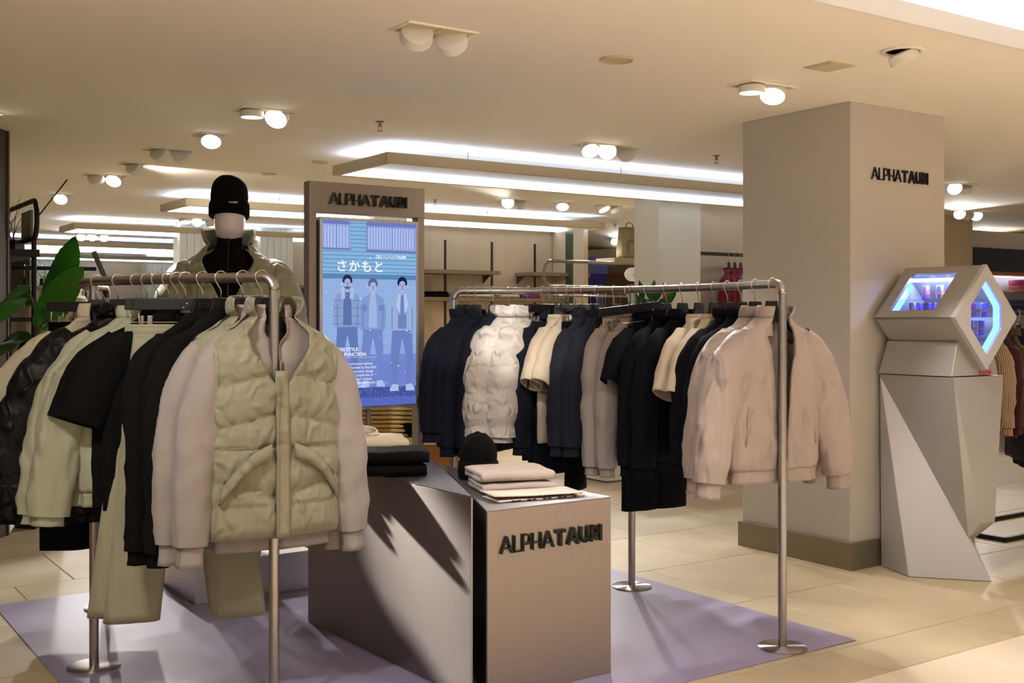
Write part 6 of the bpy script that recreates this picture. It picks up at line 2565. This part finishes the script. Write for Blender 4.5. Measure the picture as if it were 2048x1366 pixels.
    for i in range(9):
        f = i / 8
        w = 0.04 * (0.75 + 0.5 * math.sin(PI * min(1, f * 1.1)) ** .7) * (0.6 if i in (0, 8) else 1)
        hh = 0.085 * (1 - f) ** 0.7 + 0.03
        rows.append([Vector((w * S(math.cos(2 * PI * j / 16), .7), 0.12 - 0.25 * f, 0.014 + hh * (0.5 + 0.5 * S(math.sin(2 * PI * j / 16), .7)))) for j in range(16)])
    m.grid(rows, True)
    m.f += [tuple(range(16)), tuple(8 * 16 + j for j in range(16))]
    m.build('upper', K_BLKP, sh, smooth=True)
    m = MB()
    m.prism([(0.042 * math.cos(R(t)), -0.005 + 0.13 * math.sin(R(t))) for t in range(0, 360, 20)], 0, 0.02)
    m.build('sole', M_BLACK, sh)


back_fixtures()


def right_side():
    # dark fascia, bulkhead and lit shelf wall beyond the cooler
    m = MB()
    m.box(12.4, 9.2, 2.46, 24, 20, 2.70)
    o = struct('trim_2', m, M_WALL)
    o.rotation_euler = (0, 0, ANG)
    m = MB()
    m.box(12.4, 9.15, 2.14, 24, 9.6, 2.46)
    o = struct('trim_3', m, M_BLACK)
    o.rotation_euler = (0, 0, ANG)
    t = thing('wall_right', None, None, W(12.4, 9.62), ANG, kind='structure')
    m = MB()
    m.box(0, 0, 0, 12, 0.1, 2.46)
    m.build('perforated_panel', pm('perforated_white', (206, 208, 206), 0.6, bump=0.6, bscale=9, wave='DIAGONAL'), t)
    m = MB()
    m.box(0, -0.45, 2.10, 12, 0, 2.14)
    m.build('oak_valance', pm('oak_orange', (196, 112, 56), 0.5), t)
    m = MB()
    m.box(0.1, -0.10, 2.085, 11.9, -0.06, 2.098)
    m.build('led_strip', E_COOL2, t)
    m = MB()
    m.box(3.5, -0.05, 0, 3.54, -0.005, 2.1)
    m.build('slotted_upright', M_ALU, t)
    wood = pm('oak_shelf', (206, 150, 90), 0.5)
    shelf('wall_shelf', 'oak shelf with pink folded clothes beyond the drinks cooler', 14.95, 9.61, 1.86, 1.9, 0.36, 0.03, wood, 'oak shelves beyond the cooler')
    shelf('wall_shelf', 'oak shelf with blue folded clothes beyond the drinks cooler', 14.95, 9.61, 1.56, 1.9, 0.36, 0.03, wood, 'oak shelves beyond the cooler')
    for j, (z, cols, w) in enumerate(((1.891, ((190, 90, 110), (206, 100, 116), (170, 60, 84)), 'pink'), (1.591, ((90, 100, 150), (70, 80, 140), (110, 116, 160)), 'blue'))):
        mats = [pm('stack_%s_%d' % (w, i), c, 0.9) for i, c in enumerate(cols)]
        for k in range(2):
            for i in range(4):
                p = W(15.45 + 0.45 * k, 9.42)
                fold_stack('folded_shirt', '%s folded shirt %s on the oak shelf, %s pile' % (w, ('at the bottom', 'second up', 'third up', 'on top')[i], 'left' if k == 0 else 'right'), 'folded clothes', p.x, p.y, z + 0.04 * i, ANG, mats[(i + k) % 3], 0.30, 0.30, 2,
                           0.038, '%s folded shirts on the oak shelf' % w, 340 + i)
    # floor rack beyond the cooler
    p = W(6.92, 4.62)
    t = thing('garment_rack', 'black framed clothes rack standing on the floor beyond the drinks cooler', 'clothes rail', p, ANG)
    L = 1.6
    m = MB()
    m.tube([(0, 0, 1.53), (L, 0, 1.53)], 0.012, 10)
    m.build('bar', M_BLACKM, t, auto=True)
    for x in (0.03, L - 0.03):
        m = MB()
        m.box(x - 0.014, -0.014, 0.03, x + 0.014, 0.014, 1.53)
        m.build('upright', M_BLACKM, t)
        m = MB()
        m.box(x - 0.014, -0.26, 0.001, x + 0.014, 0.26, 0.03)
        m.build('foot', M_BLACKM, t)
    for y in (-0.25, 0.25):
        m = MB()
        m.box(0.03, y - 0.014, 0.001, L - 0.03, y + 0.014, 0.03)
        m.build('floor_bar', M_BLACKM, t)
    its = [('striped tan shirt, first on the floor rack', K_TAN, 0.86), ('maroon jacket, second on the floor rack', K_MAR, 0.80), ('brown wool jacket, third on the floor rack', K_BRN, 0.85), ('dark grey coat, fourth on the floor rack', K_SLATE, 0.62),
           ('black coat, fifth on the floor rack', K_BLKT, 0.55), ('maroon jacket, sixth on the floor rack', K_MAR, 0.8), ('brown wool jacket, seventh on the floor rack', K_BRN, 0.8)]
    for i, (l, mt, hem) in enumerate(its):
        q = W(6.92 + 0.30 + 0.10 * i, 4.62)
        rz = ANG + R(48)
        h = hang(q.x, q.y, rz, 'dark hanger of the ' + l, 'hangers on the floor rack')
        h.location.z = -0.124
        g = top_garment('jacket', l, 'shirt' if i == 0 else 'jacket', q.x, q.y, rz, mt, None, hem=hem, hw=0.255, hd=0.05, collar='polo', collar_h=0.05, band=0, gap=[(1.535, 0.4), (1.45, 0.03)],
                        sleeve=SL(0.88, 0.30), seed=280 + i, rows=40, n=40, fold=0.016)
        g.location.z = -0.124


right_side()
